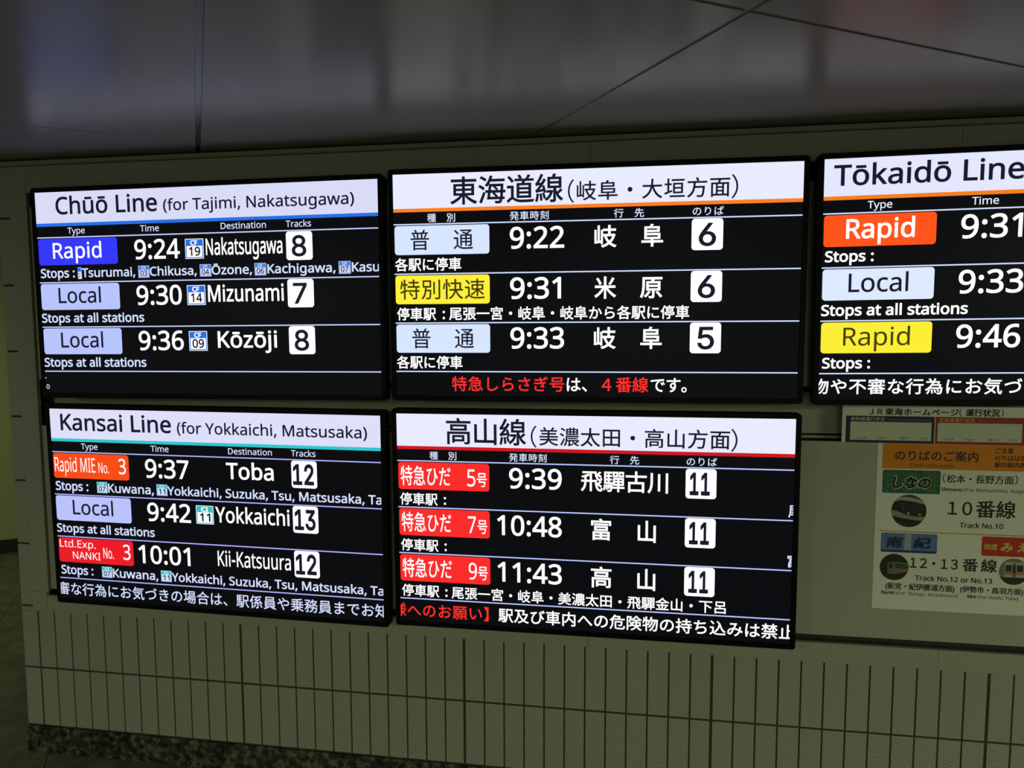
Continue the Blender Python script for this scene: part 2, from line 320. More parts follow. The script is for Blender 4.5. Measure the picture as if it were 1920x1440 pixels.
# ------------------------------------------------------------------ lettering: outlines of a humanist sans (N) and of plain figures (H); Japanese comes from the built-in font
GLYPH_N = {
'(': '325;43 297 0 -87 0 88,82 552 -26 -82 26 82,203 774 -55 -66 30 0,293 774 -30 0 -51 -68,178 549 26 82 -26 -82,140 298 0 86 0 -84,178 51 -26 81 26 -81,291 -171 -50 68 -30 0,203 -171 30 0 -55 64,82 45 26 -81 -26 81',
')': '325;282 297 0 88 0 -87,243 45 26 81 -26 -81,122 -171 55 64 -30 0,34 -171 30 0 50 68,147 51 -26 -81 26 81,185 298 0 -84 0 86,147 549 26 -82 -26 82,33 774 51 -68 30 0,122 774 -30 0 55 -66,243 552 -26 82 26 -82',
',': '271;200 126 -34 0 3 -4,208 114 -3 4 -9 -38,167 -12 18 46 -18 -46,115 -140 17 39 -23 0,44 -140 23 0 10 41,75 -4 -10 -49 10 49,99 126 -5 -38 34 0',
'-': '349;43 246 87 0 0 30,43 335 0 -30 87 0,306 335 -87 0 0 -30,306 246 0 30 -87 0',
'.': '290;78 59 0 -26 0 27,98 115 -13 -11 13 11,144 131 -18 0 19 0,192 115 -13 11 13 -11,212 59 0 27 0 -26,192 2 13 12 -13 -12,144 -15 19 0 -18 0,98 2 13 -12 -13 12',
'0': '620;567 388 0 84 0 -63,553 220 9 49 -9 -49,508 95 21 34 -21 -34,427 16 33 18 -33 -18,309 -11 46 0 -58 0,165 37 38 -32 -38 32,81 174 18 -60 -18 60,53 388 0 -83 0 84,79 602 -17 -59 17 59,160 738 -38 -31 38 31,309 785 -61 0 58 0,453 738 -38 31 38 -31,538 602 -19 59 19 -59|148 388 0 71 0 -71,164 211 -10 47 10 -47,215 106 -23 23 23 -23,309 70 -39 0 39 0,402 105 -23 -23 23 23,454 211 -11 -47 11 47,470 388 0 -71 0 71,454 564 11 -47 -11 47,402 669 23 -23 -23 23,309 704 39 0 -39 0,215 669 23 23 -23 -23,164 564 10 47 -10 -47',
'1': '620;385 0 0 258 -31 0,291 0 31 0 0 180,291 541 0 -180 0 21,292 594 0 -14 0 14,294 634 -1 -13 1 13,296 674 -1 -14 -12 -12,264 645 9 8 -9 -8,229 614 14 12 -27 -22,146 547 27 22 -17 21,96 611 17 -21 70 54,306 774 -70 -54 26 0,385 774 -26 0 0 -258',
'2': '620;563 0 0 29 -170 0,52 0 170 0 0 26,52 79 0 -26 68 68,255 284 -68 -68 39 39,353 388 -27 -30 27 30,414 477 -14 -29 14 29,434 573 0 -35 0 43,397 670 25 -22 -25 22,298 703 40 0 -38 0,199 684 29 13 -29 -13,112 629 30 23 -17 21,61 693 17 -21 20 17,127 740 -24 -14 24 14,206 772 -29 -8 29 8,298 784 -33 0 48 0,423 759 -35 17 35 -17,503 689 -19 31 19 -31,532 579 0 43 0 -40,507 465 17 35 -17 -35,438 360 30 34 -30 -34,334 250 40 39 -54 -53,172 91 54 53 0 -1,172 87 0 1 130 0,563 87 -130 0 0 -29',
'3': '620;534 593 0 56 0 -35,515 503 13 25 -13 -25,459 441 24 16 -24 -16,374 407 33 7 0 -1,374 403 0 1 62 -7,512 345 -30 32 30 -32,558 220 0 51 0 -45,527 100 21 35 -21 -35,430 18 44 20 -44 -20,261 -11 69 0 -40 0,148 -2 35 -6 -35 6,49 31 32 -16 0 30,49 120 0 -30 33 -16,154 83 -38 9 38 -9,262 69 -35 0 69 0,412 110 -31 -27 31 27,458 222 0 -48 0 33,433 301 17 -20 -17 20,359 345 33 -9 -33 9,242 359 46 0 -25 0,167 359 25 0 0 27,167 440 0 -27 25 0,243 440 -25 0 43 0,349 458 -29 -12 29 12,414 510 -15 -22 15 22,437 586 0 -29 0 38,399 673 25 -21 -25 21,296 704 43 0 -27 0,221 696 22 5 -22 -5,159 673 19 10 -19 -10,101 639 20 13 -16 22,53 704 16 -22 27 22,155 761 -41 -16 41 16,295 784 -52 0 81 0,475 730 -39 36 39 -36',
'4': '620;598 176 0 29 -38 0,485 176 38 0 0 -59,485 0 0 59 -31 0,393 0 31 0 0 59,393 176 0 -59 -124 0,23 176 124 0 0 27,23 257 0 -27 121 174,387 778 -121 -174 33 0,485 778 -33 0 0 -172,485 261 0 172 38 0,598 261 -38 0 0 -29|393 505 0 -81 0 19,394 556 0 -16 0 16,395 600 -1 -14 1 14,397 640 0 -13 0 13,399 676 -1 -12 -1 0,394 676 1 0 -6 -14,373 632 9 16 -9 -16,348 592 8 11 -77 -110,116 261 77 110 92 0,393 261 -92 0 0 81',
'5': '620;298 475 -25 0 53 0,436 447 -39 18 39 -18,526 370 -21 34 21 -34,558 247 0 48 0 -53,523 109 23 39 -23 -39,424 20 43 21 -43 -21,269 -11 61 0 -40 0,157 0 35 -7 -35 7,68 31 24 -14 0 30,68 121 0 -30 26 -16,163 84 -37 9 37 -9,270 70 -34 0 38 0,370 88 -29 -12 29 12,437 144 -16 -25 16 25,460 237 0 -38 0 51,414 354 31 -27 -31 27,267 394 67 0 -20 0,197 389 26 4 -26 -4,134 378 16 4 -16 10,87 408 16 -10 10 122,116 774 -10 -122 129 0,504 774 -129 0 0 -29,504 687 0 29 -102 0,197 687 102 0 -6 -75,179 463 6 75 12 2,229 470 -21 -3 21 3',
'6': '620;60 330 0 -58 0 45,69 463 -6 -43 6 43,101 586 -15 -39 15 39,164 689 -27 -30 27 30,265 759 -41 -17 41 17,414 784 -59 0 15 0,464 782 -18 1 18 -1,509 775 -12 4 0 -27,509 693 0 27 -13 4,465 703 16 -2 -16 2,416 706 17 0 -50 0,291 681 33 17 -33 -17,213 613 19 29 -19 -29,171 514 9 38 -9 -38,155 393 2 43 2 0,161 393 -2 0 11 17,203 440 -17 -14 17 14,263 472 -23 -8 23 8,345 484 -31 0 45 0,462 457 -34 18 34 -18,541 376 -19 35 19 -35,569 249 0 50 0 -53,538 111 20 39 -20 -39,453 21 36 21 -36 -21,323 -11 51 0 -37 0,220 10 32 -14 -32 14,136 73 24 -28 -24 28,80 179 13 -43 -13 43|322 69 -27 0 46 0,432 113 -28 -29 28 29,475 249 0 -61 0 49,437 366 25 -29 -25 29,325 410 50 0 -34 0,236 388 25 14 -25 -14,177 335 14 22 -14 -22,156 268 0 23 0 -24,166 197 -7 23 7 -23,198 133 -14 20 14 -20,250 87 -21 12 21 -12',
'7': '620;147 0 35 0 106 229,465 687 -106 -229 -139 0,48 687 139 0 0 29,48 774 0 -29 173 0,567 774 -173 0 0 -25,567 700 0 25 -105 -233,252 0 105 233 -35 0',
'8': '620;309 784 -44 0 68 0,476 737 -43 32 43 -32,541 599 0 60 0 -31,521 518 13 23 -13 -23,467 457 22 18 -22 -18,393 410 27 14 32 -15,480 358 -26 19 26 -19,542 291 -16 25 16 -25,566 200 0 35 0 -43,534 88 21 31 -21 -31,446 15 38 17 -38 -17,312 -11 51 0 -56 0,171 14 39 -17 -39 17,83 85 20 -31 -20 31,53 197 0 -44 0 35,75 289 -15 -26 15 26,134 356 -25 -19 25 19,213 404 -28 -13 -25 14,145 453 21 -18 -21 18,96 517 12 -24 -12 24,78 600 0 -32 0 40,108 700 -20 -27 20 27,191 763 -35 -14 35 14|146 196 0 27 0 -38,186 102 -27 25 27 -25,310 65 -56 0 53 0,431 102 -28 -25 28 25,472 199 0 -40 0 25,452 266 13 -19 -13 19,396 317 24 -15 -24 15,310 359 33 -12 -6 2,293 365 6 -2 -32 -14,212 321 22 16 -22 -16,163 267 11 20 -11 -20|308 707 42 0 -40 0,210 679 26 19 -26 -19,171 596 0 36 0 -27,190 529 -13 18 13 -18,242 483 -22 13 22 -13,313 446 -26 12 25 11,381 482 -20 -13 20 13,428 529 -12 -18 12 18,446 596 0 -26 0 36,408 679 25 -19 -25 19',
'9': '620;563 443 0 58 0 -56,549 279 10 54 -10 -54,496 133 26 44 -26 -44,387 28 47 26 -47 -26,208 -11 73 0 -14 0,158 -8 19 -2 -19 2,111 0 12 -4 0 27,111 81 0 -27 13 -4,156 71 -17 3 17 -3,206 67 -16 0 51 0,331 92 -33 -17 33 17,410 160 -20 -29 20 29,452 259 -9 -38 9 38,467 379 -1 -42 -2 0,460 379 2 0 -11 -17,419 334 17 14 -17 -14,359 301 23 8 -23 -8,276 289 32 0 -44 0,160 317 34 -18 -34 18,82 397 18 -35 -18 35,54 523 0 -50 0 54,85 663 -21 -39 21 39,171 753 -37 -21 37 21,301 784 -50 0 37 0,404 763 -32 14 32 -14,488 700 -24 28 24 -28,543 594 -13 43 13 -43|301 704 27 0 -45 0,191 660 29 30 -29 -30,148 524 0 61 0 -50,185 407 -24 29 24 -29,297 364 -51 0 35 0,387 385 -25 -14 25 14,446 439 -14 -22 14 22,467 506 0 -23 0 23,457 576 7 -23 -7 23,426 640 14 -20 -14 20,374 687 21 -12 -21 12',
':': '290;78 59 0 -26 0 27,98 115 -13 -11 13 11,144 131 -18 0 19 0,192 115 -13 11 13 -11,212 59 0 27 0 -26,192 2 13 12 -13 -12,144 -15 19 0 -18 0,98 2 13 -12 -13 12|78 522 0 -26 0 27,98 580 -13 -11 13 11,144 596 -18 0 19 0,192 580 -13 11 13 -11,212 522 0 27 0 -26,192 466 13 12 -13 -12,144 449 19 0 -18 0,98 466 13 -12 -13 12',
'A': '692;590 0 34 0 -31 80,497 239 31 -80 -102 0,191 239 102 0 -31 -80,99 0 31 80 -33 0,0 0 33 0 101 259,302 777 -101 -259 29 0,390 777 -29 0 100 -259,691 0 -100 259 -34 0|381 560 29 -78 -2 6,371 592 5 -15 -5 15,356 639 5 -16 -5 16,345 676 3 -9 -4 -14,333 632 4 15 -4 -15,321 592 4 12 -4 -12,311 560 3 9 -29 -78,223 326 29 78 82 0,468 326 -82 0 -29 78',
'B': '704;326 774 -74 0 97 0,546 731 -49 29 49 -29,620 582 0 71 0 -30,603 501 11 23 -11 -23,553 443 22 16 -22 -16,472 411 32 6 0 -2,472 405 0 2 33 -5,561 377 -26 14 26 -14,623 319 -15 25 15 -25,646 220 0 40 0 -47,613 100 22 33 -22 -33,521 25 40 17 -40 -17,377 0 56 0 -91 0,105 0 91 0 0 258,105 774 0 -258 74 0|346 444 -48 0 66 0,482 476 -25 -21 25 21,519 571 0 -42 0 43,474 663 30 -18 -30 18,330 690 66 0 -43 0,203 690 43 0 0 -82,203 444 0 82 48 0|203 363 49 0 0 -94,203 82 0 94 52 0,359 82 -52 0 69 0,502 122 -27 -27 27 27,542 228 0 -43 0 27,524 299 12 -20 -12 20,464 346 28 -11 -28 11,351 363 48 0 -49 0',
'C': '685;437 699 35 0 -41 0,325 678 33 14 -33 -14,241 616 23 27 -23 -27,187 517 12 39 -12 -39,169 387 0 48 0 -64,199 221 -20 47 20 -47,288 113 -39 25 39 -25,436 75 -59 0 34 0,532 83 -30 -6 30 6,621 105 -29 -9 0 -28,621 21 0 28 -29 -11,531 -3 31 5 -31 -5,421 -11 43 0 -79 0,224 38 53 -33 -53 33,106 177 26 -60 -26 60,66 388 0 -81 0 59,90 548 -16 -48 16 48,162 674 -31 -35 31 35,278 756 -46 -19 46 19,438 784 -60 0 40 0,553 772 -37 8 37 -8,651 739 -29 14 -13 -27,612 657 13 27 -24 11,533 686 29 -9 -29 9',
'D': '791;725 394 0 83 0 -87,677 177 32 59 -32 -59,538 44 60 30 -60 -30,321 0 85 0 -72 0,105 0 72 0 0 258,105 774 0 -258 79 0,343 774 -79 0 78 0,546 730 -57 29 57 -29,678 603 -31 56 31 -56|622 391 0 -102 0 69,588 560 23 -44 -23 44,488 658 44 -21 -44 21,329 690 62 0 -42 0,203 690 42 0 0 -202,203 83 0 202 35 0,308 83 -35 0 105 0,543 161 -52 -52 52 52',
'E': '602;537 0 0 29 -144 0,105 0 144 0 0 258,105 774 0 -258 144 0,537 774 -144 0 0 -29,537 688 0 29 -112 0,203 688 112 0 0 -81,203 446 0 81 105 0,518 446 -105 0 0 -28,518 362 0 28 -105 0,203 362 105 0 0 -92,203 86 0 92 112 0,537 86 -112 0 0 -29',
'F': '562;203 0 0 109 -33 0,105 0 33 0 0 258,105 774 0 -258 144 0,537 774 -144 0 0 -29,537 688 0 29 -112 0,203 688 112 0 0 -91,203 414 0 91 105 0,517 414 -105 0 0 -29,517 328 0 29 -105 0,203 328 105 0 0 -109',
'G': '789;441 408 0 -29 89 0,709 408 -89 0 0 -126,709 29 0 126 -42 -14,582 -1 43 7 -43 -7,437 -11 54 0 -80 0,234 37 55 -32 -55 32,109 175 29 -60 -29 60,66 387 0 -82 0 81,114 597 -32 -59 32 59,251 735 -60 -33 60 33,467 784 -85 0 43 0,590 772 -39 8 39 -8,698 739 -33 14 -12 -28,661 654 12 28 -27 12,568 686 34 -9 -34 9,462 699 37 0 -61 0,303 661 44 25 -44 -25,203 553 23 47 -23 -47,168 387 0 64 0 -61,198 224 -20 47 20 -47,291 113 -43 26 43 -26,459 74 -69 0 34 0,546 79 -24 -4 24 4,611 92 -20 -5 0 77,611 322 0 -77 -57 0,441 322 57 0 0 29',
'H': '803;697 0 0 258 -33 0,599 0 33 0 0 120,599 361 0 -120 -132 0,203 361 132 0 0 -120,203 0 0 120 -33 0,105 0 33 0 0 258,105 774 0 -258 33 0,203 774 -33 0 0 -109,203 446 0 109 132 0,599 446 -132 0 0 109,599 774 0 -109 33 0,697 774 -33 0 0 -258',
'I': '367;323 0 0 19 -93 0,43 0 93 0 0 19,43 56 0 -19 30 7,134 77 -30 -7 0 206,134 696 0 -206 -30 7,43 717 30 -7 0 19,43 774 0 -19 93 0,323 774 -93 0 0 -19,323 717 0 19 -30 -7,232 696 30 7 0 -206,232 77 0 206 30 -7,323 56 -30 7 0 -19',
'J': '296;-4 -206 40 0 -17 0,-50 -202 13 -3 -13 3,-85 -192 10 -4 0 27,-85 -109 0 -27 12 -3,-48 -117 -13 2 13 -2,-7 -120 -14 0 18 0,45 -109 -16 -7 16 7,85 -72 -10 -18 10 18,100 4 0 -33 0 256,100 774 0 -256 33 0,197 774 -33 0 0 -254,197 12 0 254 0 -50,172 -111 17 32 -17 -32,102 -183 30 16 -30 -16',
'K': '671;671 0 -106 146 -38 0,556 0 38 0 -91 123,282 369 91 -123 -26 -23,203 300 26 23 0 -100,203 0 0 100 -33 0,105 0 33 0 0 258,105 774 0 -258 33 0,203 774 -33 0 0 -127,203 392 0 127 22 25,269 466 -22 -25 22 25,336 540 -22 -25 70 78,545 774 -70 -78 38 0,659 774 -38 0 -102 -112,352 437 102 112 106 -146',
'L': '568;105 0 145 0 0 258,105 774 0 -258 33 0,203 774 -33 0 0 -229,203 87 0 229 113 0,541 87 -113 0 0 -29,541 0 0 29 -145 0',
'M': '983;446 0 27 0 -85 226,192 678 85 -226 -1 0,187 678 1 0 1 -14,191 623 -1 22 1 -22,194 550 -1 26 1 -26,195 469 0 27 0 -156,195 0 0 156 -30 0,105 0 30 0 0 258,105 774 0 -258 48 0,249 774 -48 0 79 -211,488 140 -79 211 1 0,492 140 -1 0 81 211,735 774 -81 -211 48 0,878 774 -48 0 0 -258,878 0 0 258 -32 0,781 0 32 0 0 159,781 476 0 -159 0 25,782 551 -1 -25 1 25,785 621 -1 -22 1 22,789 677 -1 -15 -1 0,784 677 1 0 -86 -226,527 0 86 226 -27 0',
'N': '823;718 0 0 258 -38 0,605 0 38 0 -138 214,191 642 138 -214 -1 0,186 642 1 0 1 -17,190 583 -1 23 1 -23,193 511 -1 26 1 -26,195 432 0 27 0 -144,195 0 0 144 -30 0,105 0 30 0 0 258,105 774 0 -258 38 0,218 774 -38 0 138 -213,631 133 -138 213 1 0,635 133 -1 0 -1 12,632 185 1 -23 -1 23,629 261 1 -27 -1 27,627 337 0 -23 0 146,627 774 0 -146 30 0,718 774 -30 0 0 -258',
'O': '846;780 388 0 80 0 -60,757 225 15 49 -15 -49,690 99 30 35 -30 -35,578 17 44 19 -44 -19,424 -11 59 0 -61 0,265 18 45 -19 -45 19,154 99 30 -35 -30 35,88 225 14 -49 -14 49,66 389 0 -60 0 79,105 597 -26 -59 26 59,224 736 -53 -33 53 33,425 785 -81 0 77 0,620 736 -53 33 53 -33,739 598 -27 60 27 -60|169 388 0 65 0 -65,196 220 -18 47 18 -47,280 112 -38 25 38 -25,424 74 -58 0 59 0,567 112 -37 -25 37 25,650 220 -18 -47 18 47,677 388 0 -65 0 98,616 617 40 -55 -40 55,425 700 87 0 -59 0,280 663 38 25 -38 -25,196 555 18 47 -18 -47',
'P': '655;310 774 -68 0 101 0,531 714 -46 40 46 -40,600 546 0 72 0 -32,585 454 10 29 -10 -29,533 376 24 23 -24 -23,438 321 40 13 -40 -13,291 301 58 0 -30 0,203 301 30 0 0 -100,203 0 0 100 -33 0,105 0 33 0 0 258,105 774 0 -258 68 0|301 690 69 0 -33 0,203 690 33 0 0 -102,203 385 0 102 26 0,281 385 -26 0 49 0,403 400 -33 -10 33 10,476 451 -16 -23 16 23,499 542 0 -38 0 50,452 653 32 -25 -32 25',
'Q': '846;780 388 0 80 0 -63,755 217 17 51 -17 -51,679 87 33 35 -33 -35,555 9 50 17 62 -64,740 -184 -62 64 -47 0,600 -184 47 0 -50 58,451 -10 50 -58 -4 0,437 -10 5 0 -5 0,424 -11 4 0 -61 0,265 18 45 -19 -45 19,154 99 30 -35 -30 35,88 225 14 -49 -14 49,66 389 0 -60 0 79,105 597 -26 -59 26 59,224 736 -53 -33 53 33,425 785 -81 0 77 0,620 736 -53 33 53 -33,739 598 -27 60 27 -60|169 388 0 65 0 -65,196 220 -18 47 18 -47,280 112 -38 25 38 -25,424 74 -58 0 59 0,567 112 -37 -25 37 25,650 220 -18 -47 18 47,677 388 0 -65 0 98,616 617 40 -55 -40 55,425 700 87 0 -59 0,280 663 38 25 -38 -25,196 555 18 47 -18 -47',
'R': '674;319 774 -71 0 64 0,477 749 -42 16 42 -16,570 676 -20 33 20 -33,600 554 0 49 0 -41,577 451 15 27 -15 -27,520 385 23 16 -23 -16,445 347 26 9 71 -116,658 0 -71 116 -38 0,544 0 38 0 -62 107,356 320 62 -107 -51 0,203 320 51 0 0 -107,203 0 0 107 -33 0,105 0 33 0 0 258,105 774 0 -258 71 0|313 689 43 0 -37 0,203 689 37 0 0 -96,203 402 0 96 39 0,319 402 -39 0 63 0,456 439 -29 -25 29 25,499 549 0 -48 0 34,479 631 13 -20 -13 20,418 675 27 -9 -27 9',
'S': '595;544 207 0 40 0 -46,510 89 22 32 -22 -32,414 15 42 17 -42 -17,268 -11 56 0 -29 0,185 -7 26 -3 -26 3,113 6 22 -5 -22 5,55 26 17 -8 0 31,55 119 0 -31 26 -12,152 88 -39 9 39 -9,272 74 -41 0 38 0,368 89 -26 -10 26 10,427 132 -13 -19 13 19,446 198 0 -25 0 25,430 262 11 -17 -11 17,374 310 26 -15 -26 15,264 358 47 -17 -44 16,154 412 30 -20 -30 20,87 485 15 -29 -15 29,65 587 0 -40 0 41,96 693 -21 -29 21 29,184 761 -37 -16 37 16,312 784 -48 0 43 0,429 772 -35 8 35 -8,525 741 -29 13 -10 -28,495 658 10 28 -27 12,408 687 31 -8 -31 8,310 699 34 0 -33 0,229 685 22 9 -22 -9,180 645 11 17 -11 -17,164 586 0 22 0 -26,180 521 -11 17 11 -17,233 475 -25 14 25 -14,333 430 -42 15 46 -17,448 376 -31 19 31 -19,520 308 -16 27 16 -27',
'T': '602;350 0 0 229 -33 0,252 0 33 0 0 229,252 688 0 -229 -81 0,11 688 81 0 0 29,11 774 0 -29 193 0,590 774 -193 0 0 -29,590 688 0 29 -80 0,350 688 80 0 0 -229',
'U': '792;693 273 0 167 0 -53,661 128 22 43 -22 -43,562 27 44 25 -44 -25,392 -11 69 0 -96 0,173 68 50 -52 -50 52,98 275 0 -86 0 166,98 774 0 -166 33 0,195 774 -33 0 0 -167,195 272 0 167 0 -63,245 126 -34 35 34 -35,398 74 -68 0 47 0,512 99 -29 -17 29 17,576 170 -14 -30 14 30,597 273 0 -39 0 167,597 774 0 -167 32 0,693 774 -32 0 0 -167',
'V': '650;650 774 -34 0 -92 -258,374 0 92 258 -33 0,276 0 33 0 -92 258,0 774 92 -258 34 0,102 774 -34 0 58 -165,276 277 -58 165 8 -21,297 217 -6 20 6 -20,313 161 -5 18 5 -18,325 108 -4 17 4 17,337 161 -5 -18 5 18,354 218 -6 -20 6 20,374 280 -7 -22 58 165,547 774 -58 -165 34 0',
'W': '1008;993 774 -34 0 -69 -258,788 0 69 258 -33 0,689 0 33 0 -50 169,538 507 50 -169 -4 15,525 554 4 -16 -4 16,514 599 4 -14 -4 14,504 637 3 -10 -3 10,499 660 1 -5 -1 -5,496 637 2 10 -2 -10,488 599 4 14 -4 -14,476 553 4 16 -4 -16,463 504 5 17 -49 -168,316 0 49 168 -33 0,218 0 33 0 -68 258,13 774 68 -258 34 0,115 774 -34 0 40 -157,235 301 -40 157 4 -17,247 252 -4 16 4 -16,257 204 -3 16 3 -16,265 159 -2 14 2 -14,272 117 -2 14 2 14,279 161 -3 -15 3 15,288 209 -4 -16 4 16,300 258 -4 -17 4 17,313 307 -4 -16 46 156,450 774 -46 -156 34 0,550 774 -34 0 47 -157,692 303 -47 157 5 -17,706 253 -4 17 4 -17,718 204 -4 16 4 -16,728 158 -3 15 3 -15,735 117 -2 12 2 18,743 174 -4 -20 4 20,756 236 -5 -22 5 22,772 302 -6 -22 40 157,892 774 -40 -157 34 0',
'X': '635;631 0 -86 135 -37 0,520 0 37 0 -68 112,315 336 68 -112 -69 -112,107 0 69 112 -34 0,4 0 34 0 86 134,261 403 -86 -134 -80 124,21 774 80 -124 36 0,129 774 -36 0 63 -101,319 470 -63 101 64 101,509 774 -64 -101 34 0,612 774 -34 0 -80 -123,373 405 80 123 86 -135',
'Y': '613;307 393 -67 127 67 127,508 774 -67 -127 35 0,613 774 -35 0 -86 -158,355 300 86 158 0 -100,355 0 0 100 -33 0,258 0 33 0 0 99,258 296 0 -99 -86 159,0 774 86 -159 35 0,106 774 -35 0 67 -127',
'Z': '620;577 0 0 29 -179 0,41 0 179 0 0 25,41 74 0 -25 136 204,449 687 -136 -204 -131 0,54 687 131 0 0 29,54 774 0 -29 171 0,567 774 -171 0 0 -25,567 700 0 25 -136 -204,159 87 136 204 139 0,577 87 -139 0 0 -29',
'a': '608;312 590 -38 0 71 0,469 544 -34 31 34 -31,520 395 0 68 0 -132,520 0 0 132 -23 0,451 0 23 0 -6 27,432 82 6 -27 -1 0,428 82 1 0 -17 -21,376 30 18 14 -18 -14,316 -1 23 7 -23 -7,233 -11 33 0 -35 0,139 8 28 -12 -28 12,74 64 16 -26 -16 26,50 161 0 -39 0 58,118 295 -46 -31 46 31,328 347 -95 -3 33 1,427 350 -33 -1 0 12,427 385 0 -12 0 48,395 485 21 -19 -21 19,307 514 38 0 -30 0,220 500 27 9 -27 -9,143 469 24 12 -10 24,114 541 10 -24 25 14,204 576 -35 -10 35 10|340 281 29 1 -72 -3,190 246 28 20 -28 -20,148 160 0 37 0 -33,178 89 -20 15 20 -15,255 66 -31 0 49 0,377 107 -33 -27 33 27,426 232 0 -56 0 17,426 284 0 -17 -29 -1',
'b': '666;187 623 0 67 0 -25,186 554 1 21 -1 -21,182 504 1 12 2 0,187 504 -2 0 17 25,256 566 -29 -17 29 17,367 590 -46 0 72 0,541 515 -44 50 44 -50,607 290 0 100 0 -66,577 124 20 45 -20 -45,493 23 36 22 -36 -22,367 -11 48 0 -46 0,256 14 29 -17 -29 17,187 74 17 -23 -3 0,180 74 3 0 -7 -25,160 0 7 25 -23 0,92 0 23 0 0 274,92 823 0 -274 32 0,187 823 -32 0 0 -67|351 511 53 0 -41 0,254 488 24 16 -24 -16,203 417 10 32 -10 -32,187 294 0 50 0 -1,187 289 0 1 0 -72,223 125 -23 38 23 -38,353 68 -64 0 52 0,470 126 -26 -38 26 38,508 291 0 -72 0 73,470 456 26 -37 -26 37',
'c': '520;325 -11 33 0 -51 0,188 21 40 -21 -40 21,94 118 23 -44 -23 44,60 287 0 -69 0 72,95 462 -24 -45 24 45,192 560 -41 -21 41 21,332 592 -52 0 30 0,417 582 -27 6 27 -6,484 560 -17 9 -10 -26,455 481 10 26 -17 7,394 499 23 -6 -23 6,329 508 20 0 -39 0,233 483 25 17 -25 -17,177 410 12 33 -12 -33,158 288 0 48 0 -46,177 170 -12 33 12 -33,232 96 -25 17 25 -17,324 72 -37 0 32 0,408 81 -24 -7 24 7,475 105 -20 -9 0 -28,475 21 0 28 -20 -10,410 -3 23 5 -23 -5',
'd': '666;298 -11 30 0 -72 0,125 64 43 -50 -43 50,60 289 0 -100 0 100,125 515 -44 -51 44 51,299 592 -72 0 30 0,378 580 -22 8 22 -8,437 549 -17 13 17 -13,479 506 -12 16 2 0,485 506 -2 0 -1 9,482 548 2 -18 -2 18,479 592 0 -11 0 77,479 823 0 -77 32 0,574 823 -32 0 0 -274,574 0 0 274 -26 0,497 0 26 0 -5 26,483 78 5 -26 -1 0,479 78 1 0 -12 -17,437 33 17 13 -17 -13,378 1 23 8 -23 -8|313 68 -52 0 61 0,443 119 -25 -34 25 34,480 271 0 -68 0 6,480 288 0 -6 0 72,444 454 24 -39 -24 39,312 512 64 0 -51 0,197 451 26 41 -26 -41,158 287 0 69 0 -69,197 126 -26 38 26 -38',
'e': '611;316 592 -51 0 50 0,445 559 -36 22 36 -22,527 467 -19 39 19 -39,556 329 0 53 0 -19,556 272 0 19 -133 0,158 272 133 0 1 -66,209 122 -32 34 32 -34,343 70 -58 0 37 0,441 81 -29 -7 29 7,530 111 -30 -13 0 -28,530 27 0 28 -30 -13,442 -2 29 6 -29 -6,339 -11 40 0 -55 0,193 23 42 -22 -42 22,95 123 23 -44 -23 44,60 286 0 -64 0 64,92 450 -21 -46 21 46,181 555 -39 -25 39 25|315 514 33 0 -46 0,207 470 26 29 -26 -29,160 348 5 52 99 0,456 348 -99 0 0 33,441 434 10 -25 -10 25,395 492 21 -14 -21 14',
'f': '373;360 507 0 25 -49 0,213 507 49 0 0 -169,213 0 0 169 -32 0,118 0 32 0 0 169,118 507 0 -169 -34 0,16 507 34 0 0 15,16 551 0 -15 34 11,118 584 -34 -11 0 11,118 618 0 -11 0 75,168 780 -33 -33 33 33,307 829 -59 0 23 0,370 823 -19 4 19 -4,419 809 -14 5 -8 -25,394 735 8 25 -12 4,354 745 15 -4 -15 4,308 751 16 0 -32 0,237 719 16 21 -16 -21,213 619 0 46 0 -13,213 581 0 13 49 0,360 581 -49 0 0 -25',
'g': '666;298 592 -74 0 38 0,401 570 -31 14 31 -14,480 504 -22 30 2 0,485 504 -2 0 4 26,498 581 -4 -26 25 0,574 581 -25 0 0 -197,574 -10 0 197 0 -55,546 -148 19 37 -19 -37,460 -232 38 19 -38 -19,314 -260 59 0 -42 0,199 -251 35 -6 -35 6,105 -223 27 -12 0 29,105 -135 0 -29 27 -14,202 -169 -37 8 37 -8,320 -181 -42 0 50 0,437 -137 -29 -29 29 29,480 -17 0 -51 0 8,480 5 0 -8 0 9,481 43 -1 -16 1 16,483 77 -1 -7 -1 0,479 77 1 0 -20 -30,404 11 30 14 -30 -14,299 -11 40 0 -75 0,123 68 42 -53 -42 53,60 289 0 -95 0 92,123 510 -42 -55 42 55|311 511 39 0 -33 0,228 485 23 17 -23 -17,176 410 12 33 -12 -33,158 288 0 48 0 -72,198 124 -26 38 26 -38,313 67 -51 0 30 0,389 79 -21 -8 21 8,441 114 -14 -16 14 16,471 177 -7 -25 7 25,481 267 0 -35 0 8,481 289 0 -8 0 53,463 417 12 -33 -12 33,407 489 25 -15 -25 15',
'h': '670;187 582 0 81 0 -14,186 540 1 14 -1 -14,182 501 1 12 2 0,189 501 -2 0 12 20,235 550 -19 -13 19 13,298 580 -23 -7 23 7,369 590 -25 0 47 0,487 568 -31 15 31 -15,558 499 -16 31 16 -31,582 378 0 50 0 -126,582 0 0 126 -31 0,488 0 31 0 0 124,488 372 0 -124 0 47,456 477 21 -23 -21 23,358 511 45 0 -43 0,256 487 25 16 -25 -16,203 415 10 31 -10 -31,187 300 0 46 0 -100,187 0 0 100 -32 0,92 0 32 0 0 274,92 823 0 -274 32 0,187 823 -32 0 0 -81',
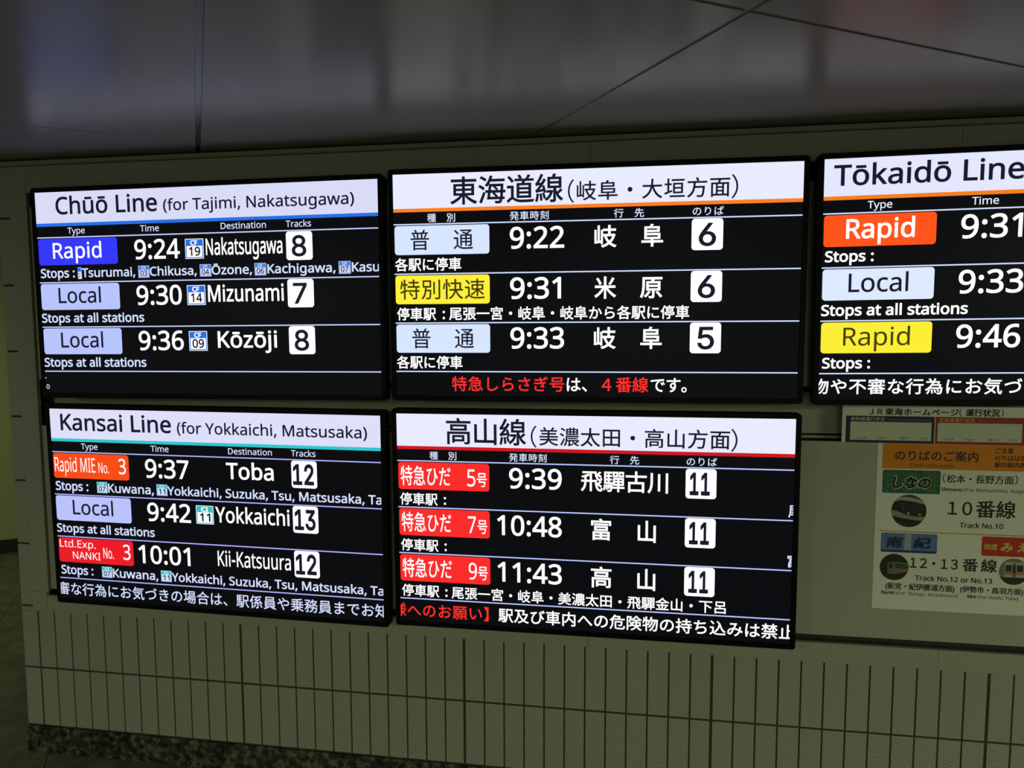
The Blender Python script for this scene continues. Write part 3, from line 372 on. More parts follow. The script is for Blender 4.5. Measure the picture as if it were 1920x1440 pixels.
'i': '280;187 581 -32 0 0 -194,187 0 0 194 -32 0,92 0 32 0 0 194,92 581 0 -194 32 0|141 798 -16 0 14 0,179 784 -11 10 11 -10,196 738 0 21 0 -20,179 692 11 10 -11 -10,141 677 14 0 -16 0,101 692 11 -10 -11 10,85 738 0 -20 0 21,101 784 -11 -10 11 10',
'j': '280;24 -260 38 0 -18 0,-24 -256 14 -3 -14 3,-60 -247 10 -4 0 26,-60 -170 0 -26 11 -3,-26 -178 -12 2 12 -2,12 -181 -14 0 23 0,69 -162 -15 -13 15 13,92 -90 0 -35 0 224,92 581 0 -224 32 0,187 581 -32 0 0 -222,187 -87 0 222 0 -36,170 -180 12 26 -12 -26,117 -239 24 14 -24 -14|85 738 0 -20 0 21,101 784 -11 -10 11 10,141 798 -16 0 14 0,179 784 -11 10 11 -10,196 738 0 21 0 -20,179 692 11 10 -11 -10,141 677 14 0 -16 0,101 692 11 -10 -11 10',
'k': '579;186 393 0 143 0 -12,185 348 1 19 -1 -19,182 299 1 14 1 0,186 299 -1 0 4 6,206 324 -9 -11 9 11,232 357 -9 -11 9 11,256 385 -7 -7 62 65,441 581 -62 -65 37 0,553 581 -37 0 -78 -83,317 333 78 83 84 -111,569 0 -84 111 -38 0,454 0 38 0 -67 90,252 271 67 -90 -22 -19,186 213 22 19 0 -71,186 0 0 71 -31 0,92 0 31 0 0 274,92 823 0 -274 31 0,186 823 -31 0 0 -143',
'l': '280;187 0 0 274 -32 0,92 0 32 0 0 274,92 823 0 -274 32 0,187 823 -32 0 0 -274',
'm': '1013;729 592 -38 0 66 0,876 541 -33 34 33 -34,925 378 0 75 0 -126,925 0 0 126 -31 0,831 0 31 0 0 125,831 374 0 -125 0 46,802 477 19 -23 -19 23,713 511 40 0 -56 0,592 463 24 33 -24 -33,556 321 0 62 0 -107,556 0 0 107 -31 0,462 0 31 0 0 125,462 374 0 -125 0 30,449 450 9 -21 -9 21,410 496 17 -10 -17 10,342 511 27 0 -39 0,250 487 22 16 -22 -16,202 416 10 31 -10 -31,187 301 0 46 0 -100,187 0 0 100 -32 0,92 0 32 0 0 194,92 581 0 -194 26 0,169 581 -26 0 5 -26,183 502 -5 26 2 0,189 502 -2 0 12 20,233 552 -18 -13 18 13,293 582 -22 -7 22 7,360 592 -23 0 45 0,472 568 -30 16 30 -16,537 494 -14 33 2 0,543 494 -2 0 20 33,622 568 -34 -16 34 16',
'n': '670;372 592 -25 0 69 0,529 541 -35 34 35 -34,582 378 0 75 0 -126,582 0 0 126 -31 0,488 0 31 0 0 124,488 372 0 -124 0 47,456 477 21 -23 -21 23,358 511 45 0 -64 0,224 457 25 36 -25 -36,187 301 0 68 0 -100,187 0 0 100 -32 0,92 0 32 0 0 194,92 581 0 -194 26 0,169 581 -26 0 5 -26,183 502 -5 26 2 0,189 502 -2 0 13 20,237 552 -19 -13 19 13,300 582 -23 -7 23 7',
'o': '655;597 291 0 64 0 -48,578 163 13 37 -13 -37,524 68 23 26 -23 -26,438 9 34 13 -34 -13,326 -11 41 0 -38 0,220 9 33 -13 -33 13,135 68 24 -26 -24 26,80 163 13 -37 -13 37,60 291 0 -48 0 64,92 454 -22 -44 22 44,185 556 -40 -23 40 23,329 592 -56 0 53 0,469 556 -40 23 40 -23,563 454 -23 44 23 -44|158 291 0 69 0 -46,176 173 -12 34 12 -34,232 95 -25 18 25 -18,328 68 -39 0 39 0,425 95 -25 -18 25 18,480 173 -12 -34 12 34,498 291 0 -46 0 46,480 410 12 -33 -12 33,424 485 25 -18 -25 18,327 511 40 0 -59 0,198 453 27 39 -27 -39',
'p': '666;368 592 -31 0 72 0,541 517 -44 50 44 -50,607 291 0 100 0 -66,577 125 20 45 -20 -45,493 23 36 23 -36 -23,367 -11 48 0 -30 0,288 1 23 -8 -23 8,229 32 16 -13 -16 13,187 74 12 -15 -2 0,181 74 2 0 1 -12,185 27 -1 19 1 -19,187 -22 0 14 0 -79,187 -260 0 79 -32 0,92 -260 32 0 0 280,92 581 0 -280 26 0,170 581 -26 0 4 -26,183 502 -4 26 1 0,187 502 -1 0 12 17,229 547 -16 -14 16 14,288 580 -23 -8 23 8|351 511 53 0 -39 0,257 489 24 15 -24 -15,205 423 11 30 -11 -30,187 310 1 46 0 -6,187 291 0 6 0 -48,203 170 -10 33 10 -33,254 94 -24 17 24 -17,353 68 -42 0 35 0,440 98 -23 -20 23 20,491 177 -11 -34 11 34,508 293 0 -43 0 66,470 452 26 -40 -26 40',
'q': '666;479 -12 0 -83 0 13,480 34 -1 -17 1 17,484 78 -2 -12 -2 0,478 78 2 0 -17 -25,409 15 29 17 -29 -17,296 -11 46 0 -70 0,125 64 44 -50 -44 50,60 289 0 -100 0 66,90 456 -20 -45 20 45,174 557 -36 -23 36 23,299 592 -47 0 46 0,411 566 -29 17 29 -17,480 502 -17 25 1 0,484 502 -1 0 5 26,498 581 -5 -26 25 0,574 581 -25 0 0 -280,574 -260 0 280 -32 0,479 -260 32 0 0 83|314 68 -53 0 40 0,410 90 -24 -14 24 14,463 157 -11 -30 11 30,480 269 -1 -45 0 7,480 288 0 -7 0 74,443 456 25 -38 -25 38,312 512 63 0 -52 0,196 451 25 41 -25 -41,158 287 0 69 0 -69,197 126 -26 39 26 -39',
'r': '447;363 592 -27 0 11 0,398 590 -13 1 13 -1,431 585 -9 2 -4 -29,419 497 4 29 -9 2,388 503 11 -1 -11 1,356 505 10 0 -22 0,293 491 20 9 -20 -9,238 451 16 17 -16 -17,201 390 9 24 -9 -24,187 310 0 30 0 -103,187 0 0 103 -32 0,92 0 32 0 0 194,92 581 0 -194 26 0,170 581 -26 0 4 -35,181 475 -4 35 1 0,185 475 -1 0 12 22,230 534 -17 -18 17 18,289 576 -22 -10 22 10',
's': '519;470 160 0 31 0 -38,442 66 19 25 -19 -25,362 9 35 13 -35 -13,238 -11 48 0 -40 0,134 -1 29 -7 -29 7,56 26 22 -12 0 29,56 113 0 -29 23 -12,140 81 -33 10 33 -10,241 66 -34 0 48 0,346 89 -22 -16 22 16,378 152 0 -26 0 14,366 191 8 -12 -8 12,323 225 21 -12 -21 12,235 264 38 -15 -38 14,139 308 27 -14 -27 14,77 360 14 -20 -14 20,55 438 0 -32 0 49,115 551 -40 -27 40 27,273 592 -65 0 35 0,372 581 -31 7 31 -7,458 553 -27 12 -11 -25,426 477 11 25 -25 10,349 503 27 -7 -27 7,267 514 28 0 -39 0,177 495 21 13 -21 -13,146 443 0 22 0 -16,160 402 -9 11 9 -11,207 370 -22 10 22 -10,296 333 -37 14 37 -14,390 290 -26 14 26 -14,450 238 -14 21 14 -21',
't': '391;286 67 -27 0 14 0,330 71 -15 -3 15 3,367 79 -9 -3 0 -24,367 7 0 24 -10 -5,324 -6 19 3 -19 -3,270 -11 17 0 -30 0,186 5 26 -10 -26 10,124 60 16 -26 -16 26,100 169 0 -47 0 113,100 507 0 -113 -27 0,17 507 27 0 0 15,17 553 0 -15 28 13,101 590 -28 -13 13 41,139 714 -13 -41 19 0,195 714 -19 0 0 -44,195 581 0 44 56 0,363 581 -56 0 0 -25,363 507 0 25 -56 0,195 507 56 0 0 -112,195 171 0 112 0 -35,220 93 -17 17 17 -17',
'u': '670;577 581 -32 0 0 -194,577 0 0 194 -26 0,499 0 26 0 -5 26,485 77 5 -26 -1 0,481 77 1 0 -12 -20,433 27 20 13 -20 -13,369 -2 23 6 -23 -6,297 -11 25 0 -46 0,180 11 31 -15 -31 15,109 80 16 -31 -16 31,86 200 0 -49 0 127,86 581 0 -127 32 0,182 581 -32 0 0 -125,182 207 0 125 0 -46,213 103 -21 23 21 -23,311 68 -44 0 43 0,413 93 -25 -16 25 16,466 164 -10 -31 10 31,482 278 0 -45 0 101,482 581 0 -101 32 0',
'v': '550;220 0 36 0 -73 194,0 581 73 -194 34 0,102 581 -34 0 41 -114,225 238 -41 114 6 -16,244 185 -7 20 7 -20,261 129 -5 18 5 -18,272 85 -2 12 1 0,276 85 -1 0 3 12,289 130 -5 -18 5 18,307 186 -7 -20 7 20,325 238 -5 -15 41 114,449 581 -41 -114 34 0,550 581 -34 0 -74 -194,329 0 74 194 -36 0',
'w': '852;467 328 33 -109 -6 20,450 387 5 -19 -5 19,436 441 4 -17 -4 17,427 482 2 -11 -1 0,423 482 1 0 -1 -11,414 441 4 17 -4 -17,401 387 5 20 -5 -20,384 327 7 20 -35 -109,280 1 35 109 -36 0,171 1 36 0 -53 194,12 582 53 -194 33 0,111 582 -33 0 27 -103,191 272 -27 103 6 -21,207 209 -5 21 5 -21,220 148 -4 19 4 -19,229 99 -1 14 1 0,233 99 -1 0 2 9,241 131 -3 -13 3 13,250 172 -3 -14 3 14,261 216 -4 -14 4 14,272 255 -4 -12 34 109,375 582 -34 -109 35 0,479 582 -35 0 33 -109,579 255 -33 109 5 -17,594 202 -5 19 5 -19,609 147 -4 18 4 -18,618 100 -1 14 1 0,622 100 -1 0 1 12,630 146 -4 -18 4 18,644 206 -5 -22 5 22,661 272 -6 -22 27 103,742 582 -27 -103 33 0,840 582 -33 0 -54 -194,678 1 54 194 -37 0,567 1 37 0 -33 109',
'x': '573;230 297 -70 -99 -67 95,29 581 67 -95 36 0,138 581 -36 0 50 -73,287 362 -50 73 49 73,436 581 -49 -73 36 0,543 581 -36 0 -67 -95,342 297 67 95 70 -99,554 0 -70 99 -36 0,445 0 36 0 -53 77,287 232 53 -77 -53 -77,127 0 53 77 -36 0,20 0 36 0 70 99',
'y': '553;1 581 78 -194 34 0,103 581 -34 0 42 -110,229 250 -42 110 7 -20,249 194 -6 18 6 -18,265 141 -5 17 5 -17,277 92 -3 16 1 0,282 92 -1 0 4 18,302 163 -9 -29 9 29,332 251 -10 -30 39 110,450 581 -39 -110 34 0,553 581 -34 0 -83 -220,302 -80 83 220 -14 -36,254 -175 18 27 -18 -27,187 -238 26 15 -26 -15,91 -260 38 0 -17 0,46 -257 13 -2 -13 2,12 -251 9 -2 0 25,12 -176 0 -25 8 -1,41 -180 -11 1 11 -1,76 -182 -12 0 22 0,134 -170 -16 -8 16 8,176 -134 -12 -16 12 16,205 -79 -8 -21 10 26,235 -2 -10 -26 -78 194',
'z': '509;467 0 0 25 -142 0,42 0 142 0 0 21,42 63 0 -21 104 148,354 507 -104 -148 -98 0,61 507 98 0 0 25,61 581 0 -25 133 0,459 581 -133 0 0 -24,459 509 0 24 -103 -145,152 74 103 145 105 0,467 74 -105 0 0 -25',
'Ō': '846;780 388 0 80 0 -60,757 225 15 49 -15 -49,690 99 30 35 -30 -35,578 17 44 19 -44 -19,424 -11 59 0 -61 0,265 18 45 -19 -45 19,154 99 30 -35 -30 35,88 225 14 -49 -14 49,66 389 0 -60 0 79,105 597 -26 -59 26 59,224 736 -53 -33 53 33,425 785 -81 0 77 0,620 736 -53 33 53 -33,739 598 -27 60 27 -60|169 388 0 65 0 -65,196 220 -18 47 18 -47,280 112 -38 25 38 -25,424 74 -58 0 59 0,567 112 -37 -25 37 25,650 220 -18 -47 18 47,677 388 0 -65 0 98,616 617 40 -55 -40 55,425 700 87 0 -59 0,280 663 38 25 -38 -25,196 555 18 47 -18 -47|584 926 -107 0 0 -26,584 849 0 26 -107 0,262 849 107 0 0 26,262 926 0 -26 107 0',
'ō': '655;597 291 0 64 0 -48,578 163 13 37 -13 -37,524 68 23 26 -23 -26,438 9 34 13 -34 -13,326 -11 41 0 -38 0,220 9 33 -13 -33 13,135 68 24 -26 -24 26,80 163 13 -37 -13 37,60 291 0 -48 0 64,92 454 -22 -44 22 44,185 556 -40 -23 40 23,329 592 -56 0 53 0,469 556 -40 23 40 -23,563 454 -23 44 23 -44|158 291 0 69 0 -46,176 173 -12 34 12 -34,232 95 -25 18 25 -18,328 68 -39 0 39 0,425 95 -25 -18 25 18,480 173 -12 -34 12 34,498 291 0 -46 0 46,480 410 12 -33 -12 33,424 485 25 -18 -25 18,327 511 40 0 -59 0,198 453 27 39 -27 -39|489 733 -107 0 0 -26,489 657 0 26 -107 0,167 657 107 0 0 26,167 733 0 -26 107 0',
'ū': '670;577 581 -32 0 0 -194,577 0 0 194 -26 0,499 0 26 0 -5 26,485 77 5 -26 -1 0,481 77 1 0 -12 -20,433 27 20 13 -20 -13,369 -2 23 6 -23 -6,297 -11 25 0 -46 0,180 11 31 -15 -31 15,109 80 16 -31 -16 31,86 200 0 -49 0 127,86 581 0 -127 32 0,182 581 -32 0 0 -125,182 207 0 125 0 -46,213 103 -21 23 21 -23,311 68 -44 0 43 0,413 93 -25 -16 25 16,466 164 -10 -31 10 31,482 278 0 -45 0 101,482 581 0 -101 32 0|495 733 -107 0 0 -26,495 657 0 26 -107 0,173 657 107 0 0 26,173 733 0 -26 107 0',
}
GLYPH_H = {
'0': '906;453 -14 76 0 -76 0,260 48 53 -41 -53 41,138 227 28 -78 -28 78,96 508 0 -110 0 110,138 790 -28 -78 28 78,261 969 -53 -41 53 41,453 1031 -75 0 75 0,646 969 -53 41 53 -41,768 790 -28 78 28 -78,811 508 0 110 0 -110,769 227 28 78 -28 -78,647 48 53 41 -53 -41|453 99 -50 0 50 0,580 147 -35 -32 35 32,660 287 -18 -61 18 61,688 508 0 -86 0 87,660 730 18 -61 -18 61,580 870 35 -33 -35 33,453 919 50 0 -50 0,326 870 35 33 -35 -33,246 730 18 61 -18 -61,219 508 0 87 0 -86,246 287 -18 61 18 -61,326 147 -35 32 35 -32',
'1': '906;153 0 210 0 0 36,153 109 0 -36 210 0,782 109 -210 0 0 -36,782 0 0 36 -210 0|552 1017 -52 0 0 -339,552 0 0 339 -42 0,425 0 42 0 0 299,425 897 0 -299 -2 0,419 897 2 0 -82 -60,172 716 82 60 0 46,172 854 0 -46 75 55,397 1017 -75 -55 52 0',
'2': '906;128 0 217 0 0 32,128 95 0 -32 114 121,468 457 -114 -121 39 41,564 565 -25 -31 25 31,621 653 -13 -28 13 28,640 743 0 -32 0 36,615 837 17 -26 -17 26,546 898 29 -14 -29 14,447 919 37 0 -40 0,344 895 29 16 -29 -16,278 827 16 29 -16 -29,254 724 0 40 -41 0,131 724 41 0 0 61,172 885 -28 -46 28 46,286 992 -48 -26 48 26,450 1031 -61 0 61 0,612 993 -47 25 47 -25,722 890 -27 43 27 -43,762 745 0 54 0 -38,742 635 13 35 -13 -35,672 517 33 43 -33 -43,534 359 59 62 -76 -79,305 121 76 79 0 -3,305 113 0 3 158 0,778 113 -158 0 0 -38,778 0 0 38 -217 0',
'3': '906;436 -14 69 0 -62 0,265 19 52 -22 -52 22,140 115 32 -41 -32 41,87 264 4 -58 44 0,219 264 -44 0 3 -35,253 174 -20 25 20 -25,330 118 -32 13 32 -13,437 100 -39 0 42 0,550 122 -33 -15 33 15,629 186 -19 -28 19 28,658 290 0 -41 0 37,632 392 18 -31 -18 31,549 467 38 -19 -38 19,402 495 61 0 -30 0,313 495 30 0 0 34,313 598 0 -34 87 99,576 897 -87 -99 0 3,576 904 0 -3 -145 0,139 904 145 0 0 38,139 1017 0 -38 202 0,745 1017 -202 0 0 -32,745 921 0 32 -107 -122,423 557 107 122 0 7,423 578 0 -7 75 8,617 552 -54 25 54 -25,742 445 -29 46 29 -46,786 290 0 57 0 -59,741 132 30 46 -30 -46,617 25 52 26 -52 -26',
'4': '906;79 211 249 0 0 35,79 317 0 -35 138 234,494 1017 -138 -234 43 0,621 1017 -43 0 -135 -229,217 332 135 229 0 -2,217 325 0 2 203 0,826 325 -203 0 0 -38,826 211 0 38 -249 0|563 0 41 0 0 81,563 242 0 -81 0 17,563 292 0 -17 0 114,563 635 0 -114 41 0,686 635 -41 0 0 -212,686 0 0 212 -41 0',
'5': '906;442 -14 66 0 -61 0,280 22 48 -24 -48 24,166 120 28 -41 -28 41,119 261 2 -52 42 0,244 261 -42 0 3 -31,276 178 -18 24 18 -24,347 121 -29 14 29 -14,442 100 -35 0 41 0,552 129 -32 -19 32 19,628 209 -18 -34 18 34,656 324 0 -43 0 44,627 442 19 -35 -19 35,549 524 33 -20 -33 20,436 554 43 0 -34 0,335 537 33 11 -33 -11,256 492 20 19 -41 5,135 505 41 -5 19 171,192 1017 -19 -171 180 0,733 1017 -180 0 0 -38,733 904 0 38 -144 0,301 904 144 0 -11 -100,268 603 11 100 2 0,272 603 -2 0 22 20,355 650 -33 -12 33 12,459 667 -36 0 46 0,588 642 -39 17 39 -17,690 571 -29 31 29 -31,758 462 -16 41 16 -41,782 326 0 49 0 -66,738 151 29 51 -29 -51,617 30 51 29 -51 -29',
'6': '906;453 -14 63 0 -63 0,284 29 49 -29 -49 29,169 149 28 -51 -28 51,127 324 0 -66 0 49,159 478 -22 -54 22 54,274 681 -55 -81 77 112,505 1017 -77 -112 46 0,644 1017 -46 0 -114 -165,302 522 114 165 -4 0,291 522 4 0 9 19,330 575 -17 -16 17 16,391 614 -24 -10 24 10,470 628 -29 0 62 0,632 589 -46 26 46 -26,739 480 -26 47 26 -47,778 314 0 63 0 -63,735 145 28 49 -28 -49,620 29 49 28 -49 -28|453 97 -40 0 40 0,557 125 -30 -19 30 19,629 203 -18 -33 18 33,655 314 0 -41 0 43,629 427 18 -32 -18 32,557 503 30 -18 -30 18,453 531 40 0 -40 0,348 503 30 18 -30 -18,276 428 17 32 -17 -32,250 317 0 42 0 -43,276 203 -17 33 17 -33,348 125 -30 19 30 -19',
'7': '906;194 0 45 0 151 299,647 897 -151 -299 0 3,647 904 0 -3 -174 0,124 904 174 0 0 38,124 1017 0 -38 219 0,781 1017 -219 0 0 -40,781 897 0 40 -150 -299,330 0 150 299 -45 0',
'8': '906;453 -14 68 0 -69 0,271 23 52 -24 -52 24,148 124 30 -43 -30 43,104 270 0 -55 0 43,130 390 -18 -37 18 37,202 482 -30 -25 30 25,305 529 -38 -7 0 2,305 534 0 -2 -50 12,185 616 30 -42 -30 42,141 761 0 -55 0 52,181 900 -27 -41 27 41,292 996 -47 -23 47 23,453 1031 -61 0 60 0,612 996 -47 23 47 -23,723 900 -27 41 27 -41,763 761 0 52 0 -54,719 616 30 42 -30 -42,601 534 49 12 0 -2,601 529 0 2 37 -7,702 482 -30 25 30 -25,775 390 -18 37 18 -37,802 270 0 43 0 -55,757 124 30 43 -30 -43,634 23 52 24 -52 -24|453 98 -46 0 45 0,569 121 -33 -15 33 15,646 183 -18 -27 18 27,673 277 0 -36 0 38,645 377 19 -29 -19 29,566 446 33 -17 -33 17,453 470 42 0 -43 0,338 446 33 17 -33 -17,259 377 19 29 -19 -29,231 277 0 38 0 -36,258 183 -18 27 18 -27,335 121 -33 15 33 -15|453 579 -36 0 36 0,548 601 -28 -14 28 14,614 661 -16 -26 16 26,638 751 0 -34 0 34,615 840 15 -25 -15 25,550 899 28 -14 -28 14,453 920 37 0 -37 0,355 899 28 14 -28 -14,289 840 16 25 -16 -25,266 751 0 34 0 -34,289 661 -16 26 16 -26,355 601 -28 14 28 -14',
'9': '906;452 1031 -62 0 63 0,620 988 -49 29 49 -29,736 869 -28 51 28 -51,778 694 0 66 0 -49,745 539 22 54 -22 -54,630 337 55 81 -76 -112,401 0 76 112 -47 0,261 0 47 0 114 165,603 495 -114 -165 4 0,615 495 -4 0 -9 -19,575 442 17 16 -17 -16,513 404 24 10 -24 -10,436 389 28 0 -61 0,274 428 46 -26 -46 26,166 538 26 -47 -26 47,127 703 0 -63 0 64,169 873 -28 -49 28 49,285 989 -49 -28 49 28|452 920 40 0 -39 0,348 892 30 19 -30 -19,277 815 17 33 -17 -33,251 703 0 41 0 -42,277 591 -17 33 17 -33,348 515 -30 18 30 -18,452 487 -39 0 40 0,557 514 -30 -18 30 18,629 590 -17 -32 17 32,655 701 0 -41 0 43,629 814 17 -33 -17 33,558 892 30 -19 -30 19',
}
def parse(s):
    adv, rest = s.split(';')
    return int(adv), [[tuple(map(int, q.split())) for q in sp.split(',')] for sp in rest.split('|')] if rest else []
FONT = {'N': {c: parse(s) for c, s in GLYPH_N.items()}, 'H': {c: parse(s) for c, s in GLYPH_H.items()}}
CAP = {'N': 774.0, 'H': 1018.0}
SPACE = {'N': 290, 'H': 290}
_tmp = {}
def thicken(V, F, w):
    "move the outline outwards by w (inwards if negative); every vertex of a filled glyph lies on its outline"
    # weld equal points first so that outline edges are found reliably
    ids = {}; rep = [ids.setdefault((round(x, 5), round(y, 5)), i) for i, (x, y) in enumerate(V)]
    cnt = {}
    for f in F:
        a = sum(V[f[i - 1]][0] * V[f[i]][1] - V[f[i]][0] * V[f[i - 1]][1] for i in range(len(f)))
        g = f if a >= 0 else f[::-1]
        for i in range(len(g)):
            e = (rep[g[i - 1]], rep[g[i]])
            if e[0] != e[1]: cnt[e] = cnt.get(e, 0) + 1
    nrm = {}
    for (i, j), c in cnt.items():
        if (j, i) in cnt: continue
        dx, dy = V[j][0] - V[i][0], V[j][1] - V[i][1]; l = math.hypot(dx, dy)
        if l < 1e-9: continue
        n = (dy / l, -dx / l)
        nrm.setdefault(i, []).append(n); nrm.setdefault(j, []).append(n)
    out = []
    for k, (x, y) in enumerate(V):
        N = nrm.get(rep[k])
        if N:
            mx, my = sum(n[0] for n in N) / len(N), sum(n[1] for n in N) / len(N); q = mx * mx + my * my
            s_ = w / max(q, 0.3)
            x, y = x + mx * s_, y + my * s_
        out.append((x, y))
    return out
def outline_mesh(body, kind, w, sp):
    "flat mesh of the text: N/H in cap heights from the baseline, J in ems"
    key = (body, kind, w, sp)
    if key in _tmp: return _tmp[key]
    if kind == 'J':
        c = bpy.data.curves.new('t', 'FONT'); c.body = body; c.size = 1.0; c.space_character = sp
    else:
        c = bpy.data.curves.new('t', 'CURVE'); c.dimensions = '2D'; c.fill_mode = 'FRONT'
        x = 0.0; cap = CAP[kind]
        for ch in body:
            if ch == ' ': x += SPACE[kind] * sp; continue
            adv, sps = FONT[kind][ch]
            for S in sps:
                s = c.splines.new('BEZIER'); s.bezier_points.add(len(S) - 1); s.use_cyclic_u = True
                for bp, q in zip(s.bezier_points, S):
                    bp.handle_left_type = bp.handle_right_type = 'FREE'
                    bp.co = ((x + q[0]) / cap, q[1] / cap, 0)
                    bp.handle_left = ((x + q[0] + q[2]) / cap, (q[1] + q[3]) / cap, 0)
                    bp.handle_right = ((x + q[0] + q[4]) / cap, (q[1] + q[5]) / cap, 0)
            x += adv * sp
    c.resolution_u = 4
    o = bpy.data.objects.new('t', c); COL.objects.link(o)
    dg = bpy.context.evaluated_depsgraph_get(); dg.update()
    me = o.evaluated_get(dg).to_mesh()
    V = [(v.co.x, v.co.y) for v in me.vertices]; F = [tuple(p.vertices) for p in me.polygons]
    o.evaluated_get(dg).to_mesh_clear()
    bpy.data.objects.remove(o); bpy.data.curves.remove(c)
    if w: V = thicken(V, F, w)
    _tmp[key] = (V, F)
    return V, F

class Sheet:
    "a flat printed or lit sheet: u to the right, v down, in its own units; y is the distance in front of the sheet"
    def __init__(self, thing, fx, fz, y0):
        self.t, self.fx, self.fz, self.y0 = thing, fx, fz, y0
    def _make(self, name, V, F, mat, layer, parent):
        y = self.y0 - layer
        me = bpy.data.meshes.new(name)
        me.from_pydata([(self.fx(u), y, self.fz(v)) for u, v in V], [], F); me.update()
        return link(name, me, mat, parent or self.t)
    def poly(self, name, pts, mat, layer, parent=None):
        # v runs down, so reverse to face the viewer
        return self._make(name, pts, [tuple(range(len(pts)))], mat, layer, parent)
    def rect(self, name, u0, v0, u1, v1, mat, layer, parent=None):
        return self.poly(name, [(u0, v1), (u1, v1), (u1, v0), (u0, v0)], mat, layer, parent)
    def rrect(self, name, u0, v0, u1, v1, r, mat, layer, parent=None, n=6):
        P = []
        for cx, cy, a in ((u1 - r, v1 - r, 0), (u1 - r, v0 + r, 1), (u0 + r, v0 + r, 2), (u0 + r, v1 - r, 3)):
            for i in range(n + 1):
                t = (a + i / n) * math.pi / 2 - math.pi / 2
                P.append((cx + r * math.cos(t), cy - r * math.sin(t)))
        return self.poly(name, P, mat, layer, parent)
    def disc(self, name, cx, cy, rx, ry, mat, layer, parent=None, n=40):
        return self.poly(name, [(cx + rx * math.cos(2 * math.pi * i / n), cy - ry * math.sin(2 * math.pi * i / n)) for i in range(n)], mat, layer, parent)
    def frame(self, name, u0, v0, u1, v1, w, mat, layer, parent=None):
        V = [(u0, v0), (u1, v0), (u1, v1), (u0, v1), (u0 + w, v0 + w), (u1 - w, v0 + w), (u1 - w, v1 - w), (u0 + w, v1 - w)]
        return self._make(name, V, [(i, i + 4, (i + 1) % 4 + 4, (i + 1) % 4) for i in range(4)], mat, layer, parent)
    def text(self, kind, body, u0, u1, vt, vb, mat, layer=0.0009, w=0.0, sp=None, xs=None, clip=None, slant=0.0, parent=None, name='lettering'):
        "vt/vb: cap top and baseline for N/H, ink top and ink bottom of a full character for J; u0..u1: extent of the ink"
        if kind == 'J':
            em = (vb - vt) / 0.92
            if sp is None and u1 is not None and len(body) > 1 and xs is None:
                V, F = outline_mesh(body, kind, w, 1.0)
                wd = max(p[0] for p in V) - min(p[0] for p in V); r = wd - (len(body) - 1)
                sp = round(((u1 - u0) / em - r) / (len(body) - 1), 4)
            V, F = outline_mesh(body, kind, w, sp or 1.0)
            fy = lambda y: vb - (y + 0.08) * em
            unit = em
        else:
            V, F = outline_mesh(body, kind, w, sp or 1.0)
            unit = vb - vt
            fy = lambda y: vb - y * unit
        lo = min(p[0] for p in V); hi = max(p[0] for p in V)
        sx = (u1 - u0) / (hi - lo) if u1 is not None else unit * (xs or 1.0)
        P = [(u0 + (x - lo) * sx + slant * (vb - fy(y)), fy(y)) for x, y in V]
        if clip:
            bm = bmesh.new(); vs = [bm.verts.new((x, y, 0)) for x, y in P]
            for f in F:
                try: bm.faces.new([vs[i] for i in f])
                except ValueError: pass
            for cx, sgn in ((clip[0], -1), (clip[1], 1)):
                if cx is None: continue
                bmesh.ops.bisect_plane(bm, geom=bm.verts[:] + bm.edges[:] + bm.faces[:], plane_co=(cx, 0, 0), plane_no=(sgn, 0, 0), clear_outer=True)
            bm.verts.index_update()
            P = [(v.co.x, v.co.y) for v in bm.verts]; F = [tuple(v.index for v in f.verts) for f in bm.faces]; bm.free()
        return self._make(name, P, F, mat, layer, parent)

# ------------------------------------------------------------------ departure displays
PX = 1.21 / 1920
def rr_pts(x0, x1, z0, z1, r, n=5):
    P = []
    for cx, cz, a in ((x1 - r, z0 + r, -1), (x1 - r, z1 - r, 0), (x0 + r, z1 - r, 1), (x0 + r, z0 + r, 2)):
        for i in range(n + 1):
            t = (a + i / n) * math.pi / 2
            P.append((cx + r * math.cos(t), cz + r * math.sin(t)))
    return P
def loop_body(bm, loops, cap0=True, cap1=True):
    "join loops of (pts, y) into a skin"
    rows = [[bm.verts.new((x, y, z)) for x, z in pts] for pts, y in loops]
    n = len(rows[0])
    for a, b in zip(rows, rows[1:]):
        for i in range(n): bm.faces.new((a[i], a[(i + 1) % n], b[(i + 1) % n], b[i]))
    if cap0: bm.faces.new(rows[0])
    if cap1: bm.faces.new(rows[-1][::-1])
HW, HT = 0.621, 0.712625          # half width, height of the housing
_shared = {}
